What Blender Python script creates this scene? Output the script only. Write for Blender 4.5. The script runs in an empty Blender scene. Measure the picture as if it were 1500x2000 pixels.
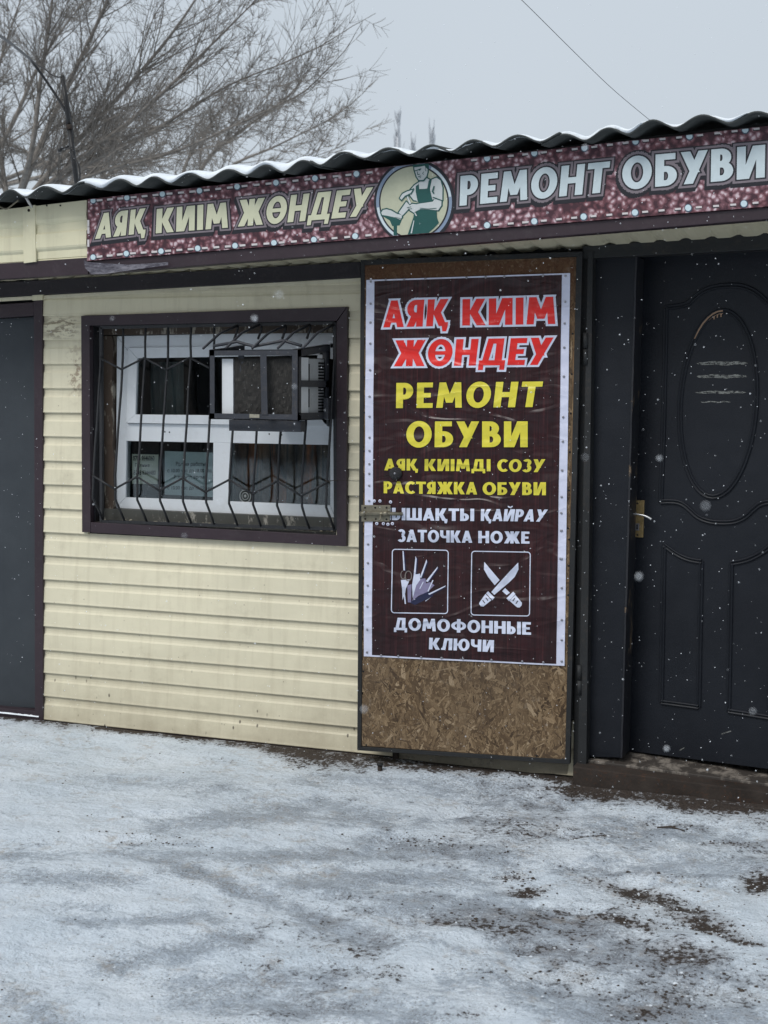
import bpy, bmesh, math, random
import numpy as np
from mathutils import Vector, Matrix
from mathutils.geometry import delaunay_2d_cdt
random.seed(7); rng = np.random.default_rng(7)
S = bpy.context.scene
# ------------------------------------------------------------------ camera
F = 2900.0; YAW = math.radians(22.2); PIT = math.radians(4.65); ROLL = 0.007
CAM = Vector((0, -5.75, 1.52))
fw = Vector((-math.sin(YAW)*math.cos(PIT), math.cos(YAW)*math.cos(PIT), -math.sin(PIT)))
r0 = Vector((math.cos(YAW), math.sin(YAW), 0)); u0 = r0.cross(fw)
RT = r0*math.cos(ROLL)+u0*math.sin(ROLL); UP = u0*math.cos(ROLL)-r0*math.sin(ROLL)
cd = bpy.data.cameras.new('camera'); cam = bpy.data.objects.new('camera', cd)
S.collection.objects.link(cam); S.camera = cam
M = Matrix((RT, UP, -fw)).transposed().to_4x4(); M.translation = CAM; cam.matrix_world = M
cd.sensor_fit = 'VERTICAL'; cd.sensor_height = 36; cd.lens = F/2000*36
cd.clip_start = 0.05; cd.clip_end = 500
cd.dof.use_dof = True; cd.dof.focus_distance = 6.0; cd.dof.aperture_fstop = 6.5
# ------------------------------------------------------------------ sky, sun, exposure
SUN_EL, SUN_AZ = math.radians(48), math.radians(200)
w = bpy.data.worlds.new('World'); S.world = w; w.use_nodes = True
nt = w.node_tree; nt.nodes.clear()
out = nt.nodes.new('ShaderNodeOutputWorld'); bg = nt.nodes.new('ShaderNodeBackground')
sky = nt.nodes.new('ShaderNodeTexSky'); sky.sky_type = 'NISHITA'; sky.sun_disc = False
sky.sun_elevation = SUN_EL; sky.sun_rotation = SUN_AZ; sky.dust_density = 6; sky.air_density = 1.5
hs = nt.nodes.new('ShaderNodeHueSaturation'); hs.inputs['Saturation'].default_value = 0.25
mx = nt.nodes.new('ShaderNodeMix'); mx.data_type = 'RGBA'; mx.inputs[0].default_value = 0.88
tc = nt.nodes.new('ShaderNodeTexCoord'); nz = nt.nodes.new('ShaderNodeTexNoise'); nz.inputs['Scale'].default_value = 1.3
nz.inputs['Detail'].default_value = 3
rp = nt.nodes.new('ShaderNodeValToRGB')
rp.color_ramp.elements[0].position = .3; rp.color_ramp.elements[0].color = (4.4, 4.97, 5.58, 1)
rp.color_ramp.elements[1].position = .7; rp.color_ramp.elements[1].color = (4.83, 5.4, 6.0, 1)
L = nt.links.new
L(tc.outputs['Generated'], nz.inputs['Vector']); L(nz.outputs['Fac'], rp.inputs['Fac'])
L(sky.outputs[0], hs.inputs['Color']); L(hs.outputs[0], mx.inputs[6]); L(rp.outputs[0], mx.inputs[7])
L(mx.outputs[2], bg.inputs['Color']); bg.inputs['Strength'].default_value = 0.1
L(bg.outputs[0], out.inputs['Surface'])
sd = bpy.data.lights.new('sun', 'SUN'); sun = bpy.data.objects.new('sun', sd); S.collection.objects.link(sun)
sd.energy = 1.5; sd.angle = math.radians(25); sd.color = (1, .98, .95)
sdir = Vector((math.sin(SUN_AZ)*math.cos(SUN_EL), math.cos(SUN_AZ)*math.cos(SUN_EL), math.sin(SUN_EL)))
sun.rotation_euler = sdir.to_track_quat('Z', 'Y').to_euler(); sun.location = (0, 0, 20)
S.view_settings.view_transform = 'Standard'; S.view_settings.look = 'None'
S.view_settings.exposure = 0.38; S.view_settings.gamma = 1.0
S.view_settings.use_curve_mapping = False
S.cycles.max_bounces = 8; S.cycles.use_denoising = True

# ------------------------------------------------------------------ helpers
COL = S.collection
class Plane:
    def __init__(s, o, n=(0, -1, 0)): s.o = Vector(o); s.n = Vector(n).normalized()
    def __call__(s, px, py, off=0.0):
        d = fw+RT*((px-750)/F)-UP*((py-1000)/F)
        t = (s.o-CAM).dot(s.n)/d.dot(s.n)
        return CAM+d*t+s.n*off
def YP(y): return Plane((0, y, 0))
def W(px, py, y): return YP(y)(px, py)
def zoom(s, ox, oy): return lambda x, y: (ox+x*s, oy+y*s)
WORLD = {}
def tag(o, label=None, cat=None, group=None, kind=None):
    if label: o['label'] = label
    if cat: o['category'] = cat
    if group: o['group'] = group
    if kind: o['kind'] = kind
    return o
def empty(name, loc, label=None, cat=None, group=None, kind=None):
    o = bpy.data.objects.new(name, None); COL.objects.link(o); o.location = loc; o.empty_display_size = .05
    WORLD[o] = Vector(loc)
    return tag(o, label, cat, group, kind)
def link(name, me, mat, parent=None, loc=(0, 0, 0)):
    o = bpy.data.objects.new(name, me); COL.objects.link(o)
    if mat and not me.materials: me.materials.append(mat)
    loc = Vector(loc); WORLD[o] = loc
    if parent: o.parent = parent; o.location = loc-WORLD[parent]
    else: o.location = loc
    return o
class G:
    """collects geometry in world coordinates, builds ONE mesh object"""
    def __init__(s): s.v = []; s.f = []; s.m = []; s.sm = []
    def add(s, vs, fs, mi=0, smooth=False):
        b = len(s.v); s.v += [Vector(v) for v in vs]; s.f += [tuple(b+i for i in f) for f in fs]
        s.m += [mi]*len(fs); s.sm += [smooth]*len(fs); return s
    def box(s, a, b, mi=0):
        x0, y0, z0 = a; x1, y1, z1 = b
        return s.hexa([(x0,y0,z0),(x1,y0,z0),(x1,y1,z0),(x0,y1,z0),(x0,y0,z1),(x1,y0,z1),(x1,y1,z1),(x0,y1,z1)], mi)
    def hexa(s, v, mi=0):
        return s.add(v, [(0,3,2,1),(4,5,6,7),(0,1,5,4),(1,2,6,5),(2,3,7,6),(3,0,4,7)], mi)
    def slab(s, q, t, n=(0, -1, 0), mi=0):
        """quad q (BL,BR,TR,TL seen from front) given thickness t behind it"""
        n = Vector(n); q = [Vector(p) for p in q]; b = [p-n*t for p in q]
        return s.add(q+b, [(0,1,2,3),(7,6,5,4),(0,4,5,1),(1,5,6,2),(2,6,7,3),(3,7,4,0)], mi)
    def tube(s, pts, r, n=8, mi=0, cap=True, smooth=True, flat=None):
        pts = [Vector(p) for p in pts]; k = len(pts)
        rs = r if isinstance(r, (list, tuple)) else [r]*k
        vs = []; fs = []; up = None
        for i, p in enumerate(pts):
            t = (pts[min(i+1, k-1)]-pts[max(i-1, 0)])
            if t.length < 1e-9: t = Vector((0, 0, 1))
            t.normalize()
            if up is None:
                a = Vector((0, 0, 1)) if abs(t.z) < .9 else Vector((1, 0, 0)); up = (a-t*a.dot(t)).normalized()
            else:
                up = (up-t*up.dot(t)); up = up.normalized() if up.length > 1e-6 else t.orthogonal().normalized()
            q = t.cross(up)
            for j in range(n):
                an = 2*math.pi*j/n+(math.pi/n if n == 4 else 0)
                vs.append(p+(up*math.cos(an)+q*math.sin(an))*rs[i])
        for i in range(k-1):
            for j in range(n):
                a = i*n+j; b = i*n+(j+1) % n; fs.append((a, b, b+n, a+n))
        if cap: fs.append(tuple(range(n))[::-1]); fs.append(tuple(range((k-1)*n, k*n)))
        return s.add(vs, fs, mi, smooth)
    def bar(s, p, q, wd, n=4): return s.tube([p, q], wd*.7071, 4, smooth=False)
    def lathe(s, c, ax, prof, n=16, mi=0, smooth=True):
        c = Vector(c); ax = Vector(ax).normalized(); u = ax.orthogonal().normalized(); v = ax.cross(u)
        vs = []; fs = []
        for (r, h) in prof:
            for j in range(n):
                a = 2*math.pi*j/n; vs.append(c+ax*h+(u*math.cos(a)+v*math.sin(a))*max(r, 1e-5))
        for i in range(len(prof)-1):
            for j in range(n): fs.append((i*n+j, i*n+(j+1) % n, (i+1)*n+(j+1) % n, (i+1)*n+j))
        fs.append(tuple(range(n))[::-1]); fs.append(tuple(range((len(prof)-1)*n, len(prof)*n)))
        return s.add(vs, fs, mi, smooth)
    def build(s, name, mat, parent=None, bevel=0, label=None, kind=None, origin=None, group=None, cat=None):
        xs = [v.x for v in s.v]; ys = [v.y for v in s.v]; zs = [v.z for v in s.v]
        c = Vector(origin) if origin is not None else Vector(((min(xs)+max(xs))/2, (min(ys)+max(ys))/2, (min(zs)+max(zs))/2 if parent else min(zs)))
        me = bpy.data.meshes.new(name); me.from_pydata([v-c for v in s.v], [], s.f)
        mats = mat if isinstance(mat, (list, tuple)) else [mat]
        for m in mats: me.materials.append(m)
        me.polygons.foreach_set('material_index', s.m); me.polygons.foreach_set('use_smooth', s.sm)
        me.update()
        if bevel:
            bm = bmesh.new(); bm.from_mesh(me)
            bmesh.ops.recalc_face_normals(bm, faces=bm.faces)
            bmesh.ops.bevel(bm, geom=[e for e in bm.edges if e.calc_face_angle(0) > .6], offset=bevel, segments=2, affect='EDGES', profile=.6)
            bm.to_mesh(me); bm.free()
        o = link(name, me, None, parent, c)
        return tag(o, label, cat, group, kind)
def recalc(o):
    bm = bmesh.new(); bm.from_mesh(o.data); bmesh.ops.recalc_face_normals(bm, faces=bm.faces); bm.to_mesh(o.data); bm.free(); return o

# ---- node materials
class N:
    def __init__(s, name, rough=.6, metal=0, spec=.5):
        s.m = bpy.data.materials.new(name); s.m.use_nodes = True; s.t = s.m.node_tree; s.t.nodes.clear()
        s.o = s.t.nodes.new('ShaderNodeOutputMaterial'); s.b = s.t.nodes.new('ShaderNodeBsdfPrincipled')
        s.L(s.b.outputs[0], s.o.inputs[0])
        s.b.inputs['Roughness'].default_value = rough; s.b.inputs['Metallic'].default_value = metal
        s.b.inputs['Specular IOR Level'].default_value = spec
        g = s.t.nodes.new('ShaderNodeNewGeometry'); s.pos = g.outputs['Position']
    def L(s, a, b): s.t.links.new(a, b)
    def n(s, ty, **k):
        x = s.t.nodes.new(ty)
        for a, v in k.items():
            if a in x.inputs.keys(): x.inputs[a].default_value = v
            else: setattr(x, a, v)
        return x
    def map(s, sc=(1, 1, 1), rot=(0, 0, 0), loc=(0, 0, 0), src=None):
        x = s.n('ShaderNodeMapping'); x.inputs['Scale'].default_value = sc; x.inputs['Rotation'].default_value = rot
        x.inputs['Location'].default_value = loc; s.L(src or s.pos, x.inputs['Vector']); return x.outputs[0]
    def noise(s, scale, detail=4, rough=.55, src=None, dist=0):
        x = s.n('ShaderNodeTexNoise', Scale=scale, Detail=detail, Roughness=rough, Distortion=dist); s.L(src or s.pos, x.inputs['Vector']); return x.outputs['Fac']
    def vor(s, scale, src=None, feature='F1', out='Distance', rnd=1):
        x = s.n('ShaderNodeTexVoronoi', feature=feature); x.inputs['Scale'].default_value = scale; x.inputs['Randomness'].default_value = rnd
        s.L(src or s.pos, x.inputs['Vector']); return x.outputs[out]
    def ramp(s, fac, stops, interp='LINEAR'):
        x = s.n('ShaderNodeValToRGB'); cr = x.color_ramp; cr.interpolation = interp
        while len(cr.elements) < len(stops): cr.elements.new(.5)
        for e, (p, c) in zip(cr.elements, stops):
            e.position = p; e.color = (c, c, c, 1) if isinstance(c, (int, float)) else (*c, 1)
        s.L(fac, x.inputs['Fac']); return x.outputs['Color']
    def mix(s, fac, a, b, bt='MIX'):
        x = s.n('ShaderNodeMix', data_type='RGBA', blend_type=bt)
        for i, v in ((0, fac), (6, a), (7, b)):
            if isinstance(v, (int, float)): x.inputs[i].default_value = v
            elif isinstance(v, (tuple, list)): x.inputs[i].default_value = (*v, 1)
            else: s.L(v, x.inputs[i])
        return x.outputs[2]
    def math(s, op, a, b=0, clamp=False):
        x = s.n('ShaderNodeMath', operation=op, use_clamp=clamp)
        for i, v in ((0, a), (1, b)):
            if isinstance(v, (int, float)): x.inputs[i].default_value = v
            else: s.L(v, x.inputs[i])
        return x.outputs[0]
    def xyz(s, src=None):
        x = s.n('ShaderNodeSeparateXYZ'); s.L(src or s.pos, x.inputs[0]); return x.outputs
    def color(s, c):
        if isinstance(c, (tuple, list)): s.b.inputs['Base Color'].default_value = (*c, 1)
        else: s.L(c, s.b.inputs['Base Color'])
        return s
    def rough(s, f): s.L(f, s.b.inputs['Roughness']); return s
    def bump(s, h, dist=.002, strength=1):
        x = s.n('ShaderNodeBump', Strength=strength, Distance=dist); s.L(h, x.inputs['Height'])
        if s.b.inputs['Normal'].is_linked: s.L(s.b.inputs['Normal'].links[0].from_socket, x.inputs['Normal'])
        s.L(x.outputs[0], s.b.inputs['Normal']); return s

def paint(name, col, rough=.5, var=.15, dirt=(.12,.1,.08), dirtamt=.25, bump=.0006, sc=6, spec=.4, metal=0):
    k = N(name, rough, metal, spec)
    n1 = k.noise(sc, 6, .65); n2 = k.noise(sc*14, 3, .6)
    lo = tuple(c*(1-var) for c in col); hi = tuple(min(1, c*(1+var)) for c in col)
    c = k.ramp(n1, [(.3, lo), (.7, hi)])
    d = k.ramp(k.math('MULTIPLY', k.noise(sc*2.3, 8, .7), k.noise(sc*9, 4, .7)), [(.27, 0), (.42, dirtamt)])
    k.color(k.mix(d, c, dirt)); k.bump(n2, bump)
    return k.m
m_trim = paint('brown_metal', (.032,.020,.026), .42, .15, (.10,.09,.09), .18, .0004)
m_beam = paint('dark_brown_beam', (.014,.011,.015), .5, .2, (.07,.06,.06), .3)
m_greybeam = paint('dark_grey_steel', (.017,.018,.019), .6, .2, (.07,.05,.035), .3, spec=.3)
m_grille = paint('black_grille_paint', (.018,.019,.022), .5, .25, (.12,.10,.08), .25, .0008, 30)
m_cage = paint('dark_cage_paint', (.030,.033,.042), .5, .2, (.16,.13,.10), .3, .0008, 20)
m_pvc = paint('white_plastic', (.66,.69,.72), .35, .03, (.4,.38,.35), .15, .0001)
m_dark = paint('dark_interior', (.03,.03,.03), .8)
m_white = paint('white_sheet_metal', (.62,.64,.66), .4, .05, (.3,.25,.2), .2)
m_black = paint('black_slot', (.006,.006,.007), .7)
m_steel = paint('galvanised_bolt', (.22,.20,.15), .42, .25, (.10,.06,.03), .5, .0006, 40, .5, .6)
m_screw = paint('screw_head', (.30,.30,.33), .35, .1, (.1,.08,.07), .3, .0002, 60, .5, .7)
m_rust = paint('rusty_steel', (.034,.027,.023), .8, .35, (.09,.042,.022), .55, .0018, 9, .2)
m_cable = paint('black_cable', (.012,.012,.013), .5)
m_wcable = paint('pale_cable', (.5,.5,.5), .5)

def mat_siding(name, base, splash=True):
    k = N(name, .5, 0, .35)
    x, y, z = k.xyz()
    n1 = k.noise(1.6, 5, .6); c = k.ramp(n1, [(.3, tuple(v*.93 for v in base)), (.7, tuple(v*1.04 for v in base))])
    # vertical streaks of washed down dust
    st = k.noise(1, 5, .6, k.map((28, 1, 2.2))); c = k.mix(k.ramp(st, [(.5, 0), (.75, .22)]), c, (.30,.25,.16))
    grime = k.ramp(k.noise(7, 8, .7), [(.55, 0), (.8, .35)]); c = k.mix(grime, c, (.26,.22,.15))
    if splash:
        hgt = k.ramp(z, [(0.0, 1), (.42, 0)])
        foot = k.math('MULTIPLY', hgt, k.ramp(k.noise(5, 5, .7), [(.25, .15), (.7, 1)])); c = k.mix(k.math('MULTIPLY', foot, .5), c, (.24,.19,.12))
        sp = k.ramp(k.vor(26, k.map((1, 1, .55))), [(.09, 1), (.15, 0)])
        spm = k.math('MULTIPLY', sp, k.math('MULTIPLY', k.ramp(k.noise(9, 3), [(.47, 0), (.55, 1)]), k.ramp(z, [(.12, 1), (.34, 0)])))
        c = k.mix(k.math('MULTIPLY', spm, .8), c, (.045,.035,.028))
        # old tape and dirt stains left of the window near the top
        stain = k.math('MULTIPLY', k.math('MULTIPLY', k.ramp(x, [(0, 1), (1, 1)]), k.ramp(k.noise(22, 6, .7, k.map((1, 1, 3))), [(.47, 0), (.56, 1)])),
                       k.math('MULTIPLY', k.ramp(k.math('ABSOLUTE', k.math('SUBTRACT', z, 1.80)), [(.03, 1), (.06, 0)]), k.ramp(k.math('ABSOLUTE', k.math('ADD', x, 3.94)), [(.06, 1), (.12, 0)])))
        c = k.mix(k.math('MULTIPLY', stain, .75), c, (.16,.12,.08))
        stain2 = k.math('MULTIPLY', k.ramp(k.noise(30, 6, .7), [(.5, 0), (.58, 1)]),
                       k.math('MULTIPLY', k.ramp(k.math('ABSOLUTE', k.math('SUBTRACT', z, 1.60)), [(.05, 1), (.16, 0)]), k.ramp(k.math('ABSOLUTE', k.math('ADD', x, 3.86)), [(.02, 1), (.06, 0)])))
        c = k.mix(k.math('MULTIPLY', stain2, .7), c, (.22,.15,.10))
    if splash:
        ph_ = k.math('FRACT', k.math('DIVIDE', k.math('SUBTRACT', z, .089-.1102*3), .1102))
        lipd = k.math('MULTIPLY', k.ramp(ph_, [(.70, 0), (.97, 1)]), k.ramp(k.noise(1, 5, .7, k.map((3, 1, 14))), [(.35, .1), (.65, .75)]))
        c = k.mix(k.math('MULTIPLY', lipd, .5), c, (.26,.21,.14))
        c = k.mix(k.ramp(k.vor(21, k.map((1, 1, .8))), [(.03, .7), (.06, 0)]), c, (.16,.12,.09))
    k.color(c); k.bump(k.noise(90, 3), .0004); k.bump(k.noise(4, 3), .012)
    return k.m
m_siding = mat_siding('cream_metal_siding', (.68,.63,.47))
m_fascia = mat_siding('cream_fascia', (.66,.62,.44), False)
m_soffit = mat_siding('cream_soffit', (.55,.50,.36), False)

def mat_osb():
    k = N('osb_board', .75, 0, .2)
    cols = [(.25,.155,.075), (.16,.095,.048), (.32,.21,.11), (.105,.062,.034), (.22,.13,.065)]
    c = None; hh = None
    for i, (sc, seed) in enumerate([(17, 0), (24, 3.3), (20, 7.7), (30, 12.1), (22, 19.4)]):
        warp = k.n('ShaderNodeTexNoise', Scale=5); k.L(k.map(loc=(seed, 0, seed)), warp.inputs['Vector'])
        # every band of strands points its own way
        ang = [.35, -.5, 1.1, -1.2, .05][i]
        src = k.map((sc*1.9, .01, sc*.34), (0, ang, 0), (seed, 0, seed*2))
        src2 = k.mix(.28, src, warp.outputs['Color'], 'ADD')
        v = k.n('ShaderNodeTexVoronoi', feature='F1'); v.inputs['Scale'].default_value = 1; k.L(src2, v.inputs['Vector'])
        sep = k.n('ShaderNodeSeparateColor'); k.L(v.outputs['Color'], sep.inputs[0])
        col = k.ramp(sep.outputs[1], [(j/5, cols[(j+i) % 5]) for j in range(5)], 'CONSTANT')
        grain = k.noise(1, 3, .6, k.map((sc*16, 1, sc*1.2), (0, ang, 0)))
        col = k.mix(k.ramp(grain, [(.35, .32), (.6, 0)]), col, (.05,.03,.018))
        edge = k.ramp(v.outputs['Distance'], [(.38, 0), (.6, .55)]); col = k.mix(edge, col, (.055,.034,.02))
        use = k.ramp(sep.outputs[0], [(.0, 1), (.42 if i else 1.0, 1), (.43 if i else 1.0, 0 if i else 1)], 'CONSTANT')
        h = k.math('SUBTRACT', sep.outputs[2], v.outputs['Distance'])
        c = col if c is None else k.mix(use, c, col); hh = h if hh is None else k.mix(use, hh, h)
    wet = k.noise(2.2, 4, .6)
    c = k.mix(k.ramp(wet, [(.3, .0), (.7, .35)]), c, (.10,.065,.042))
    z = k.xyz()[2]
    # darker reddish strip above the banner
    c = k.mix(k.math('MULTIPLY', k.ramp(k.math('SUBTRACT', z, 1.5), [(.3, 0), (.46, 1)]), .62), c, (.075,.034,.018))
    c = k.mix(k.ramp(k.noise(60, 3), [(.4, .0), (.7, .25)]), c, (.30,.22,.14))
    k.color(c); k.bump(hh, .0025); k.bump(k.noise(200, 2), .0006)
    return k.m
m_osb = mat_osb()

def wrinkle(k, amt=1.0):
    # soft sags of the vinyl plus a few sharper creases
    a = k.noise(1, 2, .4, k.map((3.2, 1, 7.5), (0, .5, 0)), .5)
    b = k.noise(1, 2, .4, k.map((8, 1, 3.4), (0, -.7, 0), (3, 0, 1)), .4)
    cr = k.noise(1, 1, .4, k.map((3, 1, 10), (0, .35, 0), (5, 0, 2)), .9)
    r = k.math('SUBTRACT', 1, k.math('MULTIPLY', k.math('ABSOLUTE', k.math('SUBTRACT', cr, .5)), 9), True)
    k.bump(k.math('ADD', k.math('ADD', a, b), k.math('MULTIPLY', r, .10)), .030*amt)
def mat_print(name, col, rough=.3, spec=.35, wr=1.0):
    k = N(name, rough, 0, spec); k.color(k.ramp(k.noise(40, 3), [(.3, tuple(c*.92 for c in col)), (.7, col)]))
    if wr: wrinkle(k, wr)
    return k.m
def mat_bannerwood():
    k = N('banner_dark_wood_print', .30, 0, .32)
    x, y, z = k.xyz()
    g = k.noise(1, 6, .65, k.map((120, 1, 3))); g2 = k.noise(1, 3, .5, k.map((16, 1, .8)))
    c = k.ramp(g, [(.25, (.008,.003,.0035)), (.5, (.030,.008,.010)), (.75, (.075,.020,.022))])
    c = k.mix(k.ramp(g2, [(.3, .55), (.7, 0)]), c, (.014,.008,.009))
    pl = k.math('FRACT', k.math('MULTIPLY', x, 17.5)); ln = k.ramp(pl, [(0, 1), (.03, 0), (.97, 0), (1, 1)])
    c = k.mix(k.math('MULTIPLY', ln, .7), c, (.006,.004,.004))
    k.color(c); wrinkle(k, 1.0); return k.m
m_bwood = mat_bannerwood()
m_bwhite = mat_print('banner_white_edge', (.62,.64,.78), wr=.6)
m_pred = mat_print('print_red', (.72,.026,.022)); m_pyel = mat_print('print_yellow', (.68,.60,.06)); m_pwh = mat_print('print_white', (.60,.64,.78))
m_pblk = mat_print('print_dark_halo', (.012,.006,.006)); m_plav = mat_print('print_lavender', (.22,.20,.32)); m_pnavy = mat_print('print_navy', (.02,.022,.06))
m_pgrey2 = mat_print('print_bronze', (.18,.16,.15))

def mat_leather():
    k = N('leather_look_sign_print', .45, 0, .4)
    sc = k.n('ShaderNodeTexNoise', Scale=14); k.L(k.pos, sc.inputs['Vector'])
    src = k.mix(.035, k.pos, sc.outputs['Color'], 'ADD')
    v = k.vor(44, src, 'F1')
    # printed picture of wet pebbled leather: crimson pebbles with pale tops
    b = k.noise(45, 5, .7, src)
    f = k.math('ADD', k.math('MULTIPLY', v, .62), k.math('MULTIPLY', b, .62))
    big = k.noise(7, 3, .6)
    c = k.ramp(f, [(.41, (.60,.50,.53)), (.50, (.34,.20,.23)), (.60, (.17,.075,.09)), (.76, (.055,.02,.03))])
    c2 = k.ramp(f, [(.40, (.50,.38,.40)), (.49, (.25,.12,.135)), (.60, (.13,.045,.055)), (.76, (.05,.018,.026))])
    c = k.mix(k.ramp(big, [(.4, 0), (.6, 1)]), c, c2)
    k.color(c); k.bump(k.noise(3, 2), .004); return k.m
m_leather = mat_leather()
m_cream = mat_print('print_cream', (.58,.58,.42), .45, .3, 0); m_ice = mat_print('print_ice_white', (.55,.63,.66), .45, .3, 0)
m_pgrey = mat_print('print_grey', (.20,.17,.19), .45, .3, 0); m_pdark = mat_print('print_shadow', (.022,.022,.028), .45, .3, 0)
m_green = mat_print('print_green', (.018,.085,.078), .45, .3, 0); m_skin = mat_print('print_pale', (.52,.55,.55), .45, .3, 0)
m_sage = mat_print('print_sage', (.46,.47,.35), .45, .3, 0); m_ring = mat_print('print_ring_blue', (.22,.28,.38), .35, .4, 0)
m_riv = mat_print('print_rivet', (.56,.68,.73), .35, .4, 0); m_rivd = mat_print('print_rivet_edge', (.07,.10,.14), .4, .3, 0)
m_stitch = mat_print('print_stitch', (.60,.56,.56), .45, .3, 0)
def mat_paper(nm, c): 
    k = N(nm, .7, 0, .2); k.color(k.ramp(k.noise(8, 3), [(.3, tuple(v*.85 for v in c)), (.7, c)])); return k.m
m_paper = mat_paper('yellowed_paper', (.82,.80,.66)); m_paperb = mat_paper('bluish_paper', (.70,.78,.79)); m_ink = mat_paper('ink', (.012,.014,.022))

def mat_door():
    k = N('black_blue_door_paint', .4, 0, .28)
    k.color(k.mix(k.ramp(k.noise(3, 6, .65), [(.35, 0), (.75, .5)]), (.0048,.0062,.0100), (.0125,.0155,.022)))
    k.rough(k.ramp(k.noise(12, 5), [(.3, .42), (.7, .58)]))
    k.bump(k.noise(240, 2), .0005); k.bump(k.noise(2.5, 2), .006)
    return k.m
m_door = mat_door()
def mat_side():
    k = N('slate_grey_door_paint', .5, 0, .4)
    k.color(k.mix(k.ramp(k.noise(4, 6, .7), [(.35, 0), (.8, .7)]), (.028,.034,.041), (.048,.056,.064))); k.bump(k.noise(200, 2), .0006); return k.m
m_sdoor = mat_side()
def mat_chipped(name, base, under, lo=.58, hi=.62, sc=18):
    k = N(name, .55, 0, .4)
    f = k.ramp(k.noise(1, 6, .7, k.map((sc, sc, sc*.4))), [(lo, 0), (hi, 1)])
    k.color(k.mix(f, base, under)); k.bump(f, -.0008); return k.m
m_jamb = mat_chipped('chipped_jamb', (.013,.014,.018), (.12,.085,.055), .60, .63)
m_woodjamb = mat_chipped('peeling_wood', (.065,.045,.032), (.30,.27,.22), .54, .60, 22)
m_sillw = mat_chipped('worn_threshold', (.045,.038,.033), (.20,.175,.15), .48, .60, 16)
m_sillfoam = mat_chipped('window_ledge', (.07,.07,.062), (.34,.32,.28), .56, .62, 24)
m_wood_edge = paint('bare_wood_edge', (.30,.19,.12), .6)

def mat_coil():
    k = N('mesh_and_rusted_coil', .6, .2, .4)
    f = k.noise(1, 6, .8, k.map((150, 20, 45))); g = k.ramp(k.noise(11, 4, .6), [(.38, 0), (.65, 1)])
    c = k.ramp(f, [(.3, (.008,.008,.008)), (.54, (.018,.017,.016)), (.64, (.09,.085,.075)), (.76, (.36,.35,.32))])
    c = k.mix(k.math('MULTIPLY', k.ramp(f, [(.5, 0), (.56, 1)]), g), (.022,.020,.018), c)
    k.color(c); k.bump(f, .004); return k.m
m_coil = mat_coil()
def mat_glass():
    k = N('window_glass', .05, 0, .5)
    g = k.n('ShaderNodeBsdfGlossy'); g.inputs['Roughness'].default_value = .04; g.inputs['Color'].default_value = (.9,.93,.95,1)
    tr = k.n('ShaderNodeBsdfTransparent'); tr.inputs[0].default_value = (.78,.82,.82,1)
    fr = k.n('ShaderNodeFresnel', IOR=1.5); mxs = k.n('ShaderNodeMixShader')
    f = k.math('MULTIPLY', fr.outputs[0], 1.3); k.L(f, mxs.inputs[0]); k.L(tr.outputs[0], mxs.inputs[1]); k.L(g.outputs[0], mxs.inputs[2])
    bp = k.n('ShaderNodeBump', Distance=.002); k.L(k.noise(3, 2), bp.inputs['Height']); k.L(bp.outputs[0], g.inputs['Normal'])
    k.L(mxs.outputs[0], k.o.inputs[0]); return k.m
m_glass = mat_glass()
def mat_slate():
    k = N('corrugated_roof', .7, 0, .3)
    k.color(k.ramp(k.noise(9, 7, .7), [(.3, (.030,.034,.034)), (.7, (.075,.08,.078))])); k.bump(k.noise(60, 3), .001); return k.m
m_slate = mat_slate()
def mat_snow():
    k = N('roof_snow', .7, 0, .25)
    k.color(k.ramp(k.noise(25, 4), [(.3, (.70,.75,.80)), (.7, (.80,.84,.88))])); k.bump(k.noise(70, 4), .003)
    k.b.inputs['Subsurface Weight'].default_value = .0; return k.m
m_snow = mat_snow()
m_flake = mat_print('snowflake', (.85,.88,.92), .6, .2, 0)
def mat_bark(name, a, b):
    k = N(name, .9, 0, .15); k.color(k.ramp(k.noise(20, 4), [(.3, a), (.7, b)])); return k.m
m_bark = mat_bark('grey_brown_bark', (.125,.112,.10), (.235,.215,.195)); m_bark2 = mat_bark('tan_bark', (.15,.135,.12), (.26,.235,.21))
m_frost = mat_bark('frosted_twigs', (.40,.41,.43), (.55,.57,.60))

# ---- bold geometric alphabet, every glyph a union of convex polygons (cap height 1)
def R(x0, x1, y0=0, y1=1): return [[(x0, y0), (x1, y0), (x1, y1), (x0, y1)]]
def D(a, b, w_): return [[(a[0], a[1]), (a[0]+w_, a[1]), (b[0]+w_, b[1]), (b[0], b[1])]]
def A(cx, cy, rx, ry, tx, ty, a0, a1, n=None):
    n = n or max(6, int(abs(a1-a0)/14)); o = []
    for i in range(n):
        t0 = math.radians(a0+(a1-a0)*i/n); t1 = math.radians(a0+(a1-a0)*(i+1)/n)
        P = lambda t, q: (cx+(rx-tx*q)*math.cos(t), cy+(ry-ty*q)*math.sin(t))
        o.append([P(t0, 0), P(t1, 0), P(t1, 1), P(t0, 1)])
    return o
def bowl(x0, xc, y0, y1, rx, tx=.25, ty=.19):
    ry = (y1-y0)/2
    return R(x0, xc, y1-ty, y1)+R(x0, xc, y0, y0+ty)+A(xc, (y0+y1)/2, rx, ry, tx, ty, -90, 90)
def ring(cx, rx, cy=.5, ry=.52, tx=.25, ty=.21): return A(cx, cy, rx, ry, tx, ty, 0, 360, 26)
mir = lambda g, wd: [[(wd-x, y) for x, y in p] for p in g]
s = .25
K_ = R(0, s)+D((.47, 0), (.20, .54), .29)+D((.20, .46), (.45, 1), .29)
I_ = R(0, .24)+R(.53, .77)+D((.1, 0), (.43, 1), .24)
P_ = R(0, s)+bowl(.1, .3, .34, 1, .31, .25, .19)
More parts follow.
